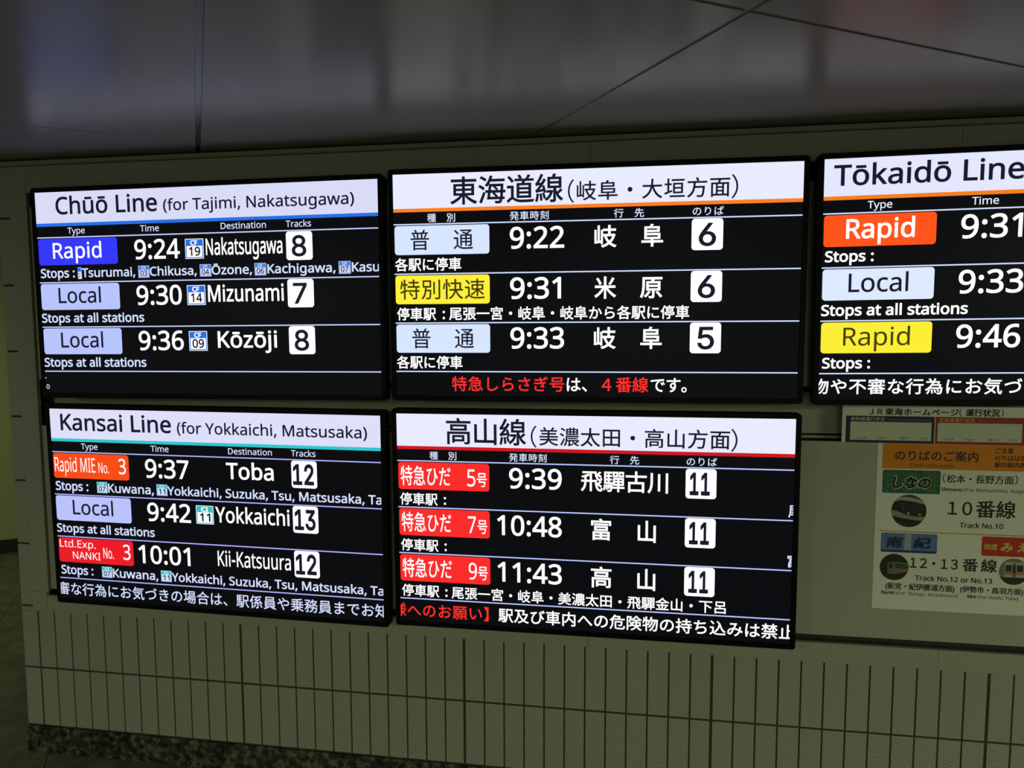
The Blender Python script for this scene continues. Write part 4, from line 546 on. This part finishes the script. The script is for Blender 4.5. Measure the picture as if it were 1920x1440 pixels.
def display(loc, tilt, label):
    rot = view_matrix(R(tilt[1]), R(tilt[0]), R(tilt[2])).to_euler()
    t = empty('departure_display', loc, label, 'display', 'departure displays on the wall', None, rot)
    if not _shared:
        bm = bmesh.new()
        o = lambda d, r: rr_pts(-HW + d, HW - d, d, HT - d, r)
        loop_body(bm, [(o(0.001, .009), 0.0012), (o(0.0, .010), 0.004), (o(0.0, .010), 0.034), (o(0.005, .012), 0.0385), (o(0.012, .012), 0.0395)])
        h = mesh_obj('housing', bm, BLACK, t); _shared['housing'] = h.data
        bm = bmesh.new()
        ow, iw = rr_pts(-HW, HW, 0, HT, .010), rr_pts(-HW + .0155, HW - .0155, .0155, HT - .0155, .0008)
        ob = rr_pts(-HW + .0012, HW - .0012, .0012, HT - .0012, .009); ib = rr_pts(-HW + .0148, HW - .0148, .0148, HT - .0148, .001)
        rows = [[bm.verts.new((x, y, z)) for x, z in pts] for pts, y in ((ow, 0.0012), (ow, -0.0015), (ob, -0.0028), (ib, -0.0028), (iw, -0.0020), (iw, 0.0006))]
        n = len(ow)
        for a, b in zip(rows, rows[1:]):
            for i in range(n): bm.faces.new((a[i], a[(i + 1) % n], b[(i + 1) % n], b[i]))
        b_ = mesh_obj('bezel', bm, BLACK, t); _shared['bezel'] = b_.data
        s_ = box('screen', -0.6052, 0.6052, 0.0, 0.0012, 0.0158, HT - 0.0158, glow((9, 9, 14), 1.0), t); _shared['screen'] = s_.data
        bm = bmesh.new()
        bm_box(bm, -0.20, 0.20, 0.0390, 0.050, 0.20, 0.52, 0.002)
        for x in (-0.15, 0.15): bm_box(bm, x - 0.02, x + 0.02, 0.048, 0.0555, 0.12, 0.60, 0.001)
        k_ = mesh_obj('wall_bracket', bm, BLACKB, t); _shared['wall_bracket'] = k_.data
    else:
        for nm, me in _shared.items(): link(nm, me, None, t)
    return t, Sheet(t, lambda u: (u - 960) * PX, lambda v: HT - 0.016 - v * PX, 0.0)

NAVY = (24, 25, 42)
class Look: pass
def look(head, white, line, small, local, k=1.0):
    L = Look(); L.head = glow(head); L.white = glow(white, k); L.line = glow(line); L.small = glow(small); L.local = glow(local); L.dark = glow(NAVY)
    return L
def common(S, L, stripe, heads):
    h = S.rect('header_panel', 0, 0, 1920, 164, L.head, 0.0003)
    S.rect('color_stripe', 0, 164, 1920, 181, glow(stripe), 0.0003)
    for k in range(4): S.rect('divider_line', 0, 240 + 240 * k - 3, 1919, 240 + 240 * k + 3, L.line, 0.0003)
    for kind, body, u0, u1 in heads:
        if kind == 'N': S.text('N', body, u0, u1, 190, 222, L.small, w=0.012)
        else: S.text('J', body, u0, u1, 190, 231, L.small, w=0.008)
    return h
EN_HEADS = [('N','Type', 186, 289), ('N','Time', 614, 722), ('N','Destination', 1072, 1322), ('N','Tracks', 1430, 1566)]
JP_HEADS = [('J', '種', 169, 213), ('J', '別', 266, 308), ('J', '発車時刻', 575, 762), ('J', '行', 1069, 1114), ('J', '先', 1165, 1209), ('J', 'のりば', 1431, 1571)]
def badge(S, k, col, label):
    b = 240 + 240 * k
    m = glow(col) if isinstance(col, tuple) else col
    o = S.rrect('type_badge', 4, b + 7, 475, b + 147, 15, m, 0.0004); o['label'] = label
    return o
def time(S, L, k, s):
    u0 = 575 if len(s) == 4 else (512 if s != '10:01' else 506)
    u1 = 836 if not s.endswith('1') else 821
    b = 240 + 240 * k
    S.text('N', s, u0, u1, b + 26, b + 124, L.white, w=0.021)
def track(S, L, k, s):
    b = 240 + 240 * k
    o = S.rrect('track_box', 1428, b + 5, 1570, b + 149, 15, L.white, 0.0004)
    x = {'8': (1458, 1537), '7': (1458, 1533), '6': (1460, 1539), '5': (1462, 1539), '12': (1436, 1553), '13': (1438, 1555), '11': (1447, 1540)}[s]
    S.text('H', s, x[0], x[1], b + 27, b + 128, L.dark, w=0.026 if len(s) == 1 else 0.045, parent=o, name='numeral', sp=1.0)
def route(S, L, u, v, w, h, col, code, num, lite=False):
    "station number badge"
    c = glow(col); wh = L.white if not lite else L.small
    o = S.rect('station_badge', u, v, u + w, v + h, wh, 0.0004)
    e = w * 0.03
    S.rect('badge_border', u + e, v + e, u + w - e, v + h - e, c, 0.0005, o)
    S.rect('badge_field', u + 2.6 * e, v + h * 0.36, u + w - 2.6 * e, v + h - 2.6 * e, wh, 0.0006, o)
    S.text('N', code, u + w * 0.29, u + w * 0.68, v + h * 0.09, v + h * 0.315, wh, 0.0008, w=0.05, parent=o)
    S.text('N', num, u + w * (0.18 if num[0] != '1' else 0.2), u + w * 0.82, v + h * 0.42, v + h * 0.84, glow((40, 45, 75)) if lite else L.dark, 0.0008, w=0.035, parent=o)
    return o

BLUE, TEAL = (38, 112, 222), (45, 190, 196)
# --- upper left
t, S = display((-0.6619, 0.0068, 1.2965), (-0.04, 0.058, -0.23), 'black departure display headed Chūō Line with a blue stripe under its white header, upper left')
L = look((217, 219, 247), (255, 255, 255), (196, 206, 255), (214, 224, 255), (184, 196, 253), 1.1)
common(S, L, (38, 112, 232), EN_HEADS)
S.text('N','Chūō Line', 122, 718, 29, 117, L.dark, w=0.024)
S.text('N','(for Tajimi, Nakatsugawa)', 752, 1797, 60, 117, L.dark, w=0.018)
b = badge(S, 0, (54, 56, 252), 'blue type badge'); S.text('N','Rapid', 91, 381, 270, 351, L.white, w=0.012, parent=b)
time(S, L, 0, '9:24'); route(S, L, 867, 267, 104, 103, BLUE, 'CF', '19'); S.text('N','Nakatsugawa', 984, 1408, 270, 352, L.white, w=0.018); track(S, L, 0, '8')
S.text('N','Stops :', 10, 215, 407, 453, L.small, w=0.03)
o = S.rect('station_badge', 233, 401, 256, 463, L.small, 0.0004); S.rect('badge_border', 233, 403, 254, 424, glow(BLUE), 0.0005, o)
S.text('N','2', 234, 247, 431, 456, glow((40, 45, 75)), 0.0008, parent=o)
for u, n in ((591, '03'), (945, '04'), (1251, '06'), (1707, '07')): route(S, L, u, 400, 64, 63, (70, 130, 228), 'CF', n, True)
for s, u0, u1 in (('Tsurumai,', 258, 573), ('Chikusa,', 658, 927), ('Ōzone,', 1012, 1237), ('Kachigawa,', 1322, 1690)):
    S.text('N', s, u0, u1, 408, 453, L.small, w=0.026)
S.text('N','Kasu', 1777, 1921, 408, 453, L.small, w=0.026, clip=(None, 1918))
for k, tm_, st, ds, u0, u1, tr in ((1, '9:30', '14', 'Mizunami', 986, 1407, '7'), (2, '9:36', '09', 'Kōzōji', 1031, 1362, '8')):
    v = 240 * k
    b = badge(S, k, L.local, 'pale blue type badge'); S.text('N','Local', 110, 364, 270 + v, 350 + v, L.dark, w=0.014, parent=b)
    time(S, L, k, tm_); route(S, L, 867, 267 + v, 104, 103, BLUE, 'CF', st)
    S.text('N', ds, u0, u1, 270 + v, 353 + v, L.white, w=0.022); track(S, L, k, tr)
    S.text('N','Stops at all stations', 1, 613, 408 + v, 454 + v, L.small, w=0.03)
S.text('J', '。', 3, 24, 985, 1058, L.small, xs=1.0, w=0.004)
S.disc('lettering', 2, 997, 3, 4, L.small, 0.0004)

# --- lower left
t, S = display((-0.6622, 0.0079, 0.5572), (0.714, -1.402, 0.099), 'black departure display headed Kansai Line with a teal stripe under its white header, lower left')
L = look((222, 223, 249), (255, 255, 255), (172, 178, 255), (212, 222, 255), (186, 194, 253), 1.05)
common(S, L, (46, 198, 204), EN_HEADS)
S.text('N','Kansai Line', 65, 743, 29, 117, L.dark, w=0.024)
S.text('N','(for Yokkaichi, Matsusaka)', 778, 1849, 60, 118, L.dark, w=0.018)
b = badge(S, 0, (250, 76, 22), 'orange type badge')
S.text('N','Rapid MIE', 12, 267, 271, 350, L.white, w=0.0, parent=b); S.text('N','No.', 287, 352, 293, 351, L.white, w=0.0, parent=b); S.text('N','3', 413, 457, 269, 352, L.white, w=0.01, parent=b)
time(S, L, 0, '9:37'); S.text('N','Toba', 1056, 1328, 270, 354, L.white, w=0.025); track(S, L, 0, '12')
for v in (0, 480):
    S.text('N','Stops :', (10 if v == 0 else 12), 216, 407 + v, 455 + v, L.small, w=0.03)
    for u, n in ((271, '07'), (638, '11')): route(S, L, u, 401 + v, 64, 62, (60, 196, 200), 'CJ', n, True)
    S.text('N','Kuwana,', 340, 621, 410 + v, 457 + v, L.small, w=0.026)
    S.text('N','Yokkaichi, Suzuka, Tsu, Matsusaka, Ta', 702, 1921, 411 + v, 457 + v, L.small, w=0.026, clip=(None, 1917))
b = badge(S, 1, L.local, 'pale blue type badge'); S.text('N','Local', 110, 364, 510, 590, L.dark, w=0.014, parent=b)
time(S, L, 1, '9:42'); route(S, L, 868, 507, 103, 101, (52, 190, 192), 'CJ', '11'); S.text('N','Yokkaichi', 982, 1409, 511, 593, L.white, w=0.02); track(S, L, 1, '13')
S.text('N','Stops at all stations', 1, 613, 648, 694, L.small, w=0.03)
b = badge(S, 2, (236, 28, 40), 'red type badge')
S.text('N','Ltd.Exp.', 13, 240, 739, 781, L.white, w=0.0, parent=b); S.text('N','NANKI', 92, 267, 804, 846, L.white, w=0.0, parent=b)
S.text('N','No.', 287, 351, 773, 833, L.white, w=0.0, parent=b); S.text('N','3', 412, 456, 749, 833, L.white, w=0.01, parent=b)
time(S, L, 2, '10:01'); S.text('N','Kii-Katsuura', 985, 1408, 751, 834, L.white, w=0.01); track(S, L, 2, '12')
S.text('J', '審な行為にお気づきの場合は、駅係員や乗務員までお知', -18, 1941, 985, 1056, L.small, w=0.008, clip=(0, 1917))

# --- upper middle
t, S = display((0.6053, -0.0013, 1.3034), (0.549, 1.278, -0.065), 'black departure display in Japanese with an orange stripe and a yellow badge, upper middle')
L = look((233, 236, 254), (255, 255, 255), (206, 220, 255), (218, 232, 255), (214, 230, 254), 1.2)
common(S, L, (253, 128, 34), JP_HEADS)
S.text('J', '東海道線', 284, 832, 20, 150, L.dark, w=0.013)
S.text('J', '（', 853, None, 50, 156, L.dark, xs=1.0, w=0.0); S.text('J', '岐阜・大垣方面', 895, 1597, 58, 147, L.dark, w=0.010); S.text('J', '）', 1603, None, 50, 156, L.dark, xs=1.0, w=0.0)
for k, tm_, tr in ((0, '9:22', '6'), (1, '9:31', '6'), (2, '9:33', '5')): time(S, L, k, tm_); track(S, L, k, tr)
for k in (0, 2):
    v = 240 * k
    b = badge(S, k, L.local, 'pale blue type badge')
    S.text('J', '普', 84, 177, 267 + v, 365 + v, L.dark, w=0.006, parent=b); S.text('J', '通', 299, 395, 267 + v, 365 + v, L.dark, w=0.006, parent=b)
    S.text('J', '岐', 979, 1083, 266 + v, 367 + v, L.white, w=0.016); S.text('J', '阜', 1198, 1298, 266 + v, 367 + v, L.white, w=0.016)
    S.text('J', '各駅に停車', 3, 336, 403 + v, 465 + v, L.white, w=0.014)
b = badge(S, 1, (255, 240, 58), 'yellow type badge'); S.text('J', '特別快速', 27, 451, 507, 604, glow((62, 58, 12)), w=0.006, parent=b)
S.text('J', '米', 979, 1083, 506, 608, L.white, w=0.016); S.text('J', '原', 1194, 1298, 506, 608, L.white, w=0.016)
S.text('J', '停車駅', 9, 207, 645, 706, L.white, w=0.014); S.text('N',':', 240, 251, 651, 700, L.white, w=0.03, xs=1)
S.text('J', '尾張一宮・岐阜・岐阜から各駅に停車', 272, 1423, 644, 706, L.white, w=0.014)
RED = glow((255, 48, 44))
S.text('J', '特急しらさぎ号', 282, 837, 984, 1056, RED, w=0.012); S.text('J', 'は、', 849, None, 984, 1056, L.white, w=0.012, xs=1)
S.text('J', '４', 1017, 1063, 984, 1056, RED, w=0.014); S.text('J', '番線', 1084, 1238, 984, 1056, RED, w=0.012); S.text('J', 'です。', 1249, 1417, 984, 1056, L.white, w=0.012)

# --- lower middle
t, S = display((0.6003, -0.0003, 0.5643), (0.618, -0.375, -0.15), 'black departure display in Japanese with three red badges and a red stripe, lower middle')
L = look((233, 235, 255), (255, 255, 255), (186, 198, 255), (214, 228, 255), (214, 230, 254), 1.15)
common(S, L, (208, 22, 34), JP_HEADS)
S.text('J', '高山線', 257, 662, 20, 150, L.dark, w=0.013)
S.text('J', '（', 684, None, 52, 158, L.dark, xs=1.0, w=0.0); S.text('J', '美濃太田・高山方面', 725, 1628, 58, 148, L.dark, w=0.010); S.text('J', '）', 1632, None, 52, 158, L.dark, xs=1.0, w=0.0)
for k, n, tm_, u0, u1 in ((0, '5', '9:39', 362, 404), (1, '7', '10:48', 362, 404), (2, '9', '11:43', 364, 406)):
    v = 240 * k; b = badge(S, k, (252, 44, 42), 'red type badge')
    S.text('J', '特急ひだ', 16, 277, 266 + v, 366 + v, L.white, w=0.008, sp=1.0, parent=b)
    S.text('N', n, u0, u1, 277 + v, 362 + v, L.white, w=0.006, parent=b); S.text('J', '号', 412, 462, 291 + v, 364 + v, L.white, w=0.008, parent=b)
    time(S, L, k, tm_); track(S, L, k, '11')
    S.text('J', '停車駅', 10, 208, 645 - 240 + v, 707 - 240 + v, L.white, w=0.012); S.text('N',':', 240, 251, 412 + v, 460 + v, L.white, w=0.03, xs=1)
S.text('J', '飛驒古川', 929, 1346, 266, 368, L.white, w=0.012)
S.text('J', '富', 980, 1077, 506, 610, L.white, w=0.014); S.text('J', '山', 1205, 1291, 506, 612, L.white, w=0.016)
S.text('J', '高', 980, 1080, 746, 850, L.white, w=0.014); S.text('J', '山', 1205, 1291, 746, 852, L.white, w=0.016)
S.text('J', '尾張一宮・岐阜・美濃太田・飛驒金山・下呂', 273, 1624, 886, 948, L.white, w=0.012)
S.text('J', '様へのお願い】', -46, 464, 985, 1057, RED, w=0.010, clip=(0, None), sp=1.06)
S.text('J', '駅及び車内への危険物の持ち込みは禁止', 514, 1943, 985, 1057, L.white, w=0.012, clip=(None, 1919))
S.text('J', '尾', 1897, None, 404, 464, L.small, w=0.014, xs=1, clip=(None, 1919)); S.text('J', '富', 1899, None, 644, 704, L.small, w=0.016, xs=1, clip=(None, 1918))

# --- upper right, cut by the frame of the picture
t, S = display((1.8719, 0.0063, 1.3092), (1.267, 0.281, -0.601), 'black departure display headed Tōkaidō Line with orange and yellow Rapid badges, upper right')
L = look((228, 231, 254), (255, 255, 255), (206, 220, 255), (228, 240, 255), (222, 234, 255), 1.2)
common(S, L, (245, 126, 28), EN_HEADS)
S.text('N','Tōkaidō Line', 41, 817, 30, 117, L.dark, w=0.024)
S.text('N','(for', 852, 985, 60, 117, L.dark, w=0.018)
b = badge(S, 0, (255, 84, 26), 'orange type badge'); S.text('N','Rapid', 99, 386, 268, 351, L.white, w=0.02, parent=b)
b = badge(S, 1, L.local, 'pale blue type badge'); S.text('N','Local', 116, 368, 509, 590, L.dark, w=0.014, parent=b)
b = badge(S, 2, (252, 238, 54), 'yellow type badge'); S.text('N','Rapid', 100, 383, 751, 832, glow((66, 62, 14)), w=0.004, parent=b)
for k, s in enumerate(('9:31', '9:33', '9:46')): time(S, L, k, s)
S.text('N','Stops :', 12, 219, 407, 453, L.white, w=0.035); S.text('N','Stops at all stations', 2, 618, 648, 695, L.white, w=0.035); S.text('N','Stops :', 12, 219, 889, 935, L.white, w=0.035)
S.text('J', '物や不審な行為にお気づき', -32, 929, 984, 1054, L.white, w=0.012, clip=(0, None))

# ------------------------------------------------------------------ notices on the lower panel
PAPER = plain('white_paper', (238, 240, 230), 0.6, var=0.02, scale=5)
K = ink((26, 28, 24)); GREY = ink((76, 78, 66))
def notice(name, x0, x1, z0, z1, yb, yf, mat, label, cat):
    t = empty(name, ((x0 + x1) / 2, yb, z0), label, cat)
    cx = (x0 + x1) / 2
    box('paper_sheet', x0 - cx, x1 - cx, yf - yb, 0, 0, z1 - z0, mat, t)
    return t, Sheet(t, lambda u: PSX + u * PSC - cx, lambda v: PSZ + v * PSC - z0, yf - yb)
LY = 0.00025
PSC, PSX, PSZ = 0.00098432, 0.01087, 0.02396     # print scale and origin of the two notices
# poster about which track to use; sheet units are millimetres of the room (x, height)
t, S = notice('poster', 1.4558, 2.1468, 0.6805, 1.2406, PY, PY - 0.0012, PAPER, 'white poster with an orange heading and round train pictures, under the upper right display', 'poster')
S.rect('heading_band', 1482, 1228, 2156, 1103, ink((238, 140, 20)), LY).__setitem__('label', 'orange heading band')
T = lambda kind, s, u0, u1, vt, vb, m=K, **kw: S.text(kind, s, u0, u1, vt, vb, m, kw.pop('layer', LY * 3), **kw)
def tx(kind, body, u0, u1, top, bot, m=K, layer=LY * 3, **kw):
    "sheet heights run upwards here: mirror them into text space"
    S2 = Sheet(S.t, S.fx, lambda v: S.fz(-v), S.y0)
    return S2.text(kind, body, u0, u1, -top, -bot, m, layer, **kw)
tx('J', 'のりばのご案内', 1518, 1748, 1159, 1129, w=0.012)
tx('N','Tracks Information', 1561, 1684, 1120, 1110, GREY)
tx('J', 'ご注意', 1793, 1842, 1172, 1156, w=0.012); tx('J', 'のりばは変', 1793, 1878, 1150, 1134, w=0.008); tx('J', '駅の案内表', 1793, 1878, 1130, 1114, w=0.014)
def mm_poly(name, pts, m, layer, parent=None):
    return S.poly(name, pts, m, layer, parent)
def rr(name, u0, u1, vt, vb, r, m, layer=LY, parent=None):
    return mm_poly(name, [(x, z) for x, z in rr_pts(u0, u1, vb, vt, r, 4)], m, layer, parent)
g = rr('name_plate', 1485, 1647, 1099, 1028, 5, ink((22, 98, 78))); g['label'] = 'green name plate with pale reeds'
PALE = ink((150, 176, 128)); BRN = ink((70, 60, 44))
bm = bmesh.new()
def quad(bm, pts, y):
    bm.faces.new([bm.verts.new((S.fx(x), y, S.fz(z))) for x, z in pts])
def strokes(name, segs, m, layer, parent):
    bm = bmesh.new()
    for x0, z0, x1, z1, w in segs:
        d = Vector((x1 - x0, z1 - z0)); n = Vector((-d.y, d.x)).normalized() * (w / 2)
        quad(bm, [(x0 + n.x, z0 + n.y), (x0 - n.x, z0 - n.y), (x1 - n.x, z1 - n.y), (x1 + n.x, z1 + n.y)], S.y0 - layer)
    return mesh_obj(name, bm, m, parent, recalc=False)
bm.free()
segs = []
for x in (1500, 1522, 1553, 1578, 1614, 1631): segs.append((x - 1.6, 1030, x - 1.6, 1097, 0.7)); segs.append((x + 1.6, 1030, x + 1.6, 1097, 0.7))
for x in (1500, 1522, 1553, 1578, 1614, 1631):
    for s in (-1, 1):
        for z in (1034, 1050, 1066, 1082):
            p = [(x + s * 3, z), (x + s * 7, z + 1.5), (x + s * 10, z + 5), (x + s * 11.5, z + 10)]
            p = [(min(1645, max(1487, a)), b) for a, b in p]
            for q, r_ in zip(p, p[1:]):
                if abs(q[0] - r_[0]) + abs(q[1] - r_[1]) > 0.5: segs.append((*q, *r_, 0.8))
strokes('reed_pattern', segs, PALE, LY * 1.5, g)
strokes('reed_pattern', [(x, 1030, x, 1097, 2.2) for x in (1522, 1553, 1578, 1631)], BRN, LY * 1.8, g)
tx('J', 'しなの', 1510, 1619, 1080, 1043, ink((206, 214, 176)), LY * 2.2, w=0.085, slant=0.16, parent=g); tx('J', 'しなの', 1511, 1618, 1079, 1044, ink((18, 20, 18)), LY * 3, w=0.045, slant=0.16, parent=g)
tx('J', '（', 1653, None, 1092, 1064, xs=1); tx('J', '松本・長野方面', 1664, 1847, 1089, 1064, w=0.010); tx('J', '）', 1850, None, 1092, 1064, xs=1)
tx('N','Shinano', 1650, 1709, 1049, 1039, w=0.03); tx('N','(For Matsumoto, Naga', 1714, 1877, 1049, 1039, GREY)
tx('J', '１０', 1671, 1738, 1012, 964, w=0.012); tx('J', '番線', 1748, 1857, 1013, 962, w=0.012)
tx('N','Track No.10', 1706, 1825, 944, 929, w=0.02)
S.rect('orange_rule', 1481, 911.5, 2156, 908.5, ink((226, 140, 24)), LY)
g = rr('name_plate', 1487, 1646, 905, 845, 5, ink((92, 128, 196))); g['label'] = 'blue name plate with a white waterfall'
strokes('waterfall_mark', [(1556 + i * 3.1, 903, 1555 + i * 3.1 + (i % 2), 853, 1.7) for i in range(6)], ink((206, 212, 206)), LY * 1.6, g)
wave = [(1488, 845.8)] + [(1644.5, 845.8)] + [(1644.5 - i * 3.9, 851.5 + (1.2 if i % 2 else 0)) for i in range(41)]
mm_poly('wave_band', wave, ink((28, 58, 108)), LY * 1.6, g)
tx('J', '南', 1500, 1546, 893, 861, ink((26, 48, 92)), w=0.035, slant=0.16, parent=g); tx('J', '紀', 1577, 1626, 893, 861, ink((26, 48, 92)), w=0.035, slant=0.16, parent=g)
g = rr('name_plate', 1769, 1928, 905, 846, 5, ink((204, 52, 36))); g['label'] = 'red name plate'
YEL = ink((226, 214, 120))
tx('J', '快速', 1774, 1811, 883, 865, YEL, w=0.02, slant=0.12, parent=g); tx('J', 'みえ', 1820, 1896, 889, 860, YEL, w=0.035, slant=0.12, parent=g)
tx('J', '１２・１３', 1572, 1706, 834, 797, w=0.014); tx('J', '番線', 1718, 1814, 835, 796, w=0.014)
tx('N','Track No.12 or No.13', 1588, 1803, 776, 761, w=0.02)
tx('J', '(新宮・紀伊勝浦方面)', 1505, 1700, 750, 730, w=0.016); tx('J', '(伊勢市・鳥羽方面)', 1716, 1889, 750, 731, w=0.016)
tx('N','Nanki', 1494, 1532, 724, 714, w=0.03); tx('N','(For  Shingu,  Kii-katsuura)', 1537, 1709, 723, 713.5, GREY)
tx('N','Mie', 1737, 1762, 724, 714, w=0.03); tx('N','(For Iseshi, Toba)', 1767, 1876, 723.5, 714, GREY)
# round pictures of trains
def clip_disc(pts, cx, cy, r, n=48):
    "polygon pts (convex or simple) intersected with a disc, Sutherland-Hodgman"
    out = pts
    for i in range(n):
        a = 2 * math.pi * i / n; nx, ny = math.cos(a), math.sin(a); inp, out = out, []
        for j in range(len(inp)):
            p, q = inp[j - 1], inp[j]
            dp = (p[0] - cx) * nx + (p[1] - cy) * ny - r; dq = (q[0] - cx) * nx + (q[1] - cy) * ny - r
            if (dp <= 0) != (dq <= 0):
                s = dp / (dp - dq); out.append((p[0] + s * (q[0] - p[0]), p[1] + s * (q[1] - p[1])))
            if dq <= 0: out.append(q)
        if not out: return []
    return out
def picture(cx, cy, r, bg, layers, label):
    d = S.disc('train_picture', cx, cy, r, r, ink(bg), LY); d['label'] = label
    # disc() was drawn for v running down: same outline either way up
    for i, (nm, col, pts) in enumerate(layers):
        P = clip_disc([(cx + x * r, cy + y * r) for x, y in pts], cx, cy, r)
        if len(P) > 2: mm_poly(nm, P, ink(col), LY * (1.5 + 0.35 * i), d)
picture(1562.5, 974.5, 49.5, (24, 24, 24), [
    ('train_roof', (52, 78, 84), [(-1, 1), (-.5, .72), (1, .62), (1, 1)]),
    ('train_roof', (176, 172, 158), [(-.8, .55), (-.55, .85), (-.1, .86), (.5, .75), (.9, .55), (.9, .42), (.3, .58), (-.5, .66)]),
    ('train_nose', (158, 152, 136), [(-1.1, -.02), (-.55, -.08), (-.2, -.22), (.4, -.33), (1.1, -.33), (1.1, -.62), (.2, -.55), (-.4, -.45), (-1.1, -.3)]),
    ('train_window', (38, 40, 38), [(-.62, .6), (-.35, -.1), (.1, -.24), (.85, -.26), (.84, .38), (.2, .52)]),
    ('train_window', (62, 64, 60), [(-.5, .5), (-.42, .5), (-.2, -.1), (-.28, -.1)]),
    ('train_stripe', (206, 86, 40), [(-1.1, .06), (-.62, -.0), (-.62, -.07), (-1.1, -.02)]),
    ('train_stripe', (190, 96, 60), [(-.3, -.22), (.2, -.31), (1.1, -.36), (1.1, -.40), (.2, -.36), (-.3, -.27)]),
    ('head_light', (220, 200, 140), [(-.1, -.1), (.04, -.1), (.04, -.2), (-.1, -.2)]),
    ('head_light', (220, 200, 140), [(.55, -.16), (.68, -.16), (.68, -.26), (.55, -.26)]),
    ('train_skirt', (40, 38, 32), [(-1.1, -.62), (0, -.7), (1.1, -.68), (1.1, -1.1), (-1.1, -1.1)])], 'round picture of a streamlined train front')
picture(1527.5, 799, 41, (40, 38, 28), [
    ('train_body', (122, 120, 98), [(-.45, .3), (0, .42), (1, .3), (1, -.3), (0, -.55), (-.45, -.5)]),
    ('train_window', (52, 62, 56), [(-.38, .22), (-.1, .28), (-.1, -.12), (-.38, -.12)]),
    ('train_window', (64, 76, 72), [(.08, .3), (1, .2), (1, -.1), (.08, -.1)]),
    ('train_stripe', (206, 96, 44), [(-.05, -.14), (1, -.26), (1, -.34), (-.05, -.22)]),
    ('train_skirt', (48, 42, 30), [(-1, -.62), (1, -.66), (1, -1), (-1, -1)])], 'round picture of a train seen from the side')
picture(1860, 801, 40, (122, 128, 122), [
    ('train_body', (186, 186, 170), [(-.62, .72), (.7, .72), (.74, -.45), (-.66, -.45)]),
    ('train_window', (48, 54, 50), [(-.55, .5), (-.14, .5), (-.14, -.02), (-.58, -.02)]),
    ('train_window', (48, 54, 50), [(.2, .5), (.62, .5), (.64, -.02), (.2, -.02)]),
    ('train_door', (120, 120, 110), [(-.1, .62), (.15, .62), (.15, -.42), (-.1, -.42)]),
    ('train_window', (34, 38, 36), [(-.05, .5), (.1, .5), (.1, -.1), (-.05, -.1)]),
    ('train_stripe', (222, 110, 60), [(-.66, -.06), (-.1, -.06), (-.1, -.2), (-.66, -.2)]),
    ('train_stripe', (222, 110, 60), [(.15, -.06), (.72, -.06), (.74, -.2), (.15, -.2)]),
    ('train_skirt', (44, 44, 38), [(-1, -.45), (1, -.45), (1, -1), (-1, -1)])], 'round picture of a train front with a centre door')

# sheet with the service information boxes, hanging over the top of the poster
t, S = notice('notice_sheet', 1.353, 1.8574, 1.1855, 1.2972, 0.0654, 0.0642, PAPER, 'narrow white notice sheet with navy and red boxes just under the upper right display', 'notice')
tx('J', 'ＪＲ', 1440, 1477, 1286, 1265, w=0.02); tx('J', '東海ホームページ', 1484, 1688, 1286, 1265, w=0.024); tx('J', '（', 1690, None, 1287, 1264, xs=1); tx('J', '運行状況', 1707, 1799, 1286, 1265, w=0.026); tx('J', '）', 1803, None, 1287, 1264, xs=1)
for c, x0, x1, ix0, ix1, head, sub, tc, lab in (((26, 28, 74), 1374, 1623, 1387, 1615, '新幹線運行状況', 'Service Information (Shinkansen)', (206, 212, 206), 'navy box'), ((176, 40, 28), 1625.5, 1874, 1632, 1861, '在来線運行状況', 'Service Information (JR Line)', (224, 190, 110), 'red box')):
    p = S.rect('link_box', x0, 1180.5, x1, 1262, ink(c), LY, None)
    p.data.flip_normals(); p['label'] = lab
    q = S.rect('link_field', ix0, 1188.5, ix1, 1244, ink((216, 220, 200)), LY * 2, p); q.data.flip_normals()
    tx('J', head, x0 + 14 if x0 < 1500 else x0 + 9, (x0 + 110) if x0 < 1500 else x0 + 107, 1259, 1246.5, ink(tc), w=0.01, parent=p)
    tx('N', sub, x0 + 117, (x0 + 238) if x0 < 1500 else x0 + 215, 1254, 1248, ink(tuple(int(v * .75) for v in tc)), parent=p)
    for s, a, b_ in (('日本語', 22, 48), ('简体中文', 140, 169), ('한국어', 197, 219)):
        a += 13 if x0 < 1500 else 4; b_ += 13 if x0 < 1500 else 4
        tx('J', s, x0 + a, x0 + b_, 1199, 1192, GREY, parent=p)
    a = 90 if x0 < 1500 else 81
    tx('N','English', x0 + a, x0 + a + 26, 1198, 1192.5, GREY, parent=p)
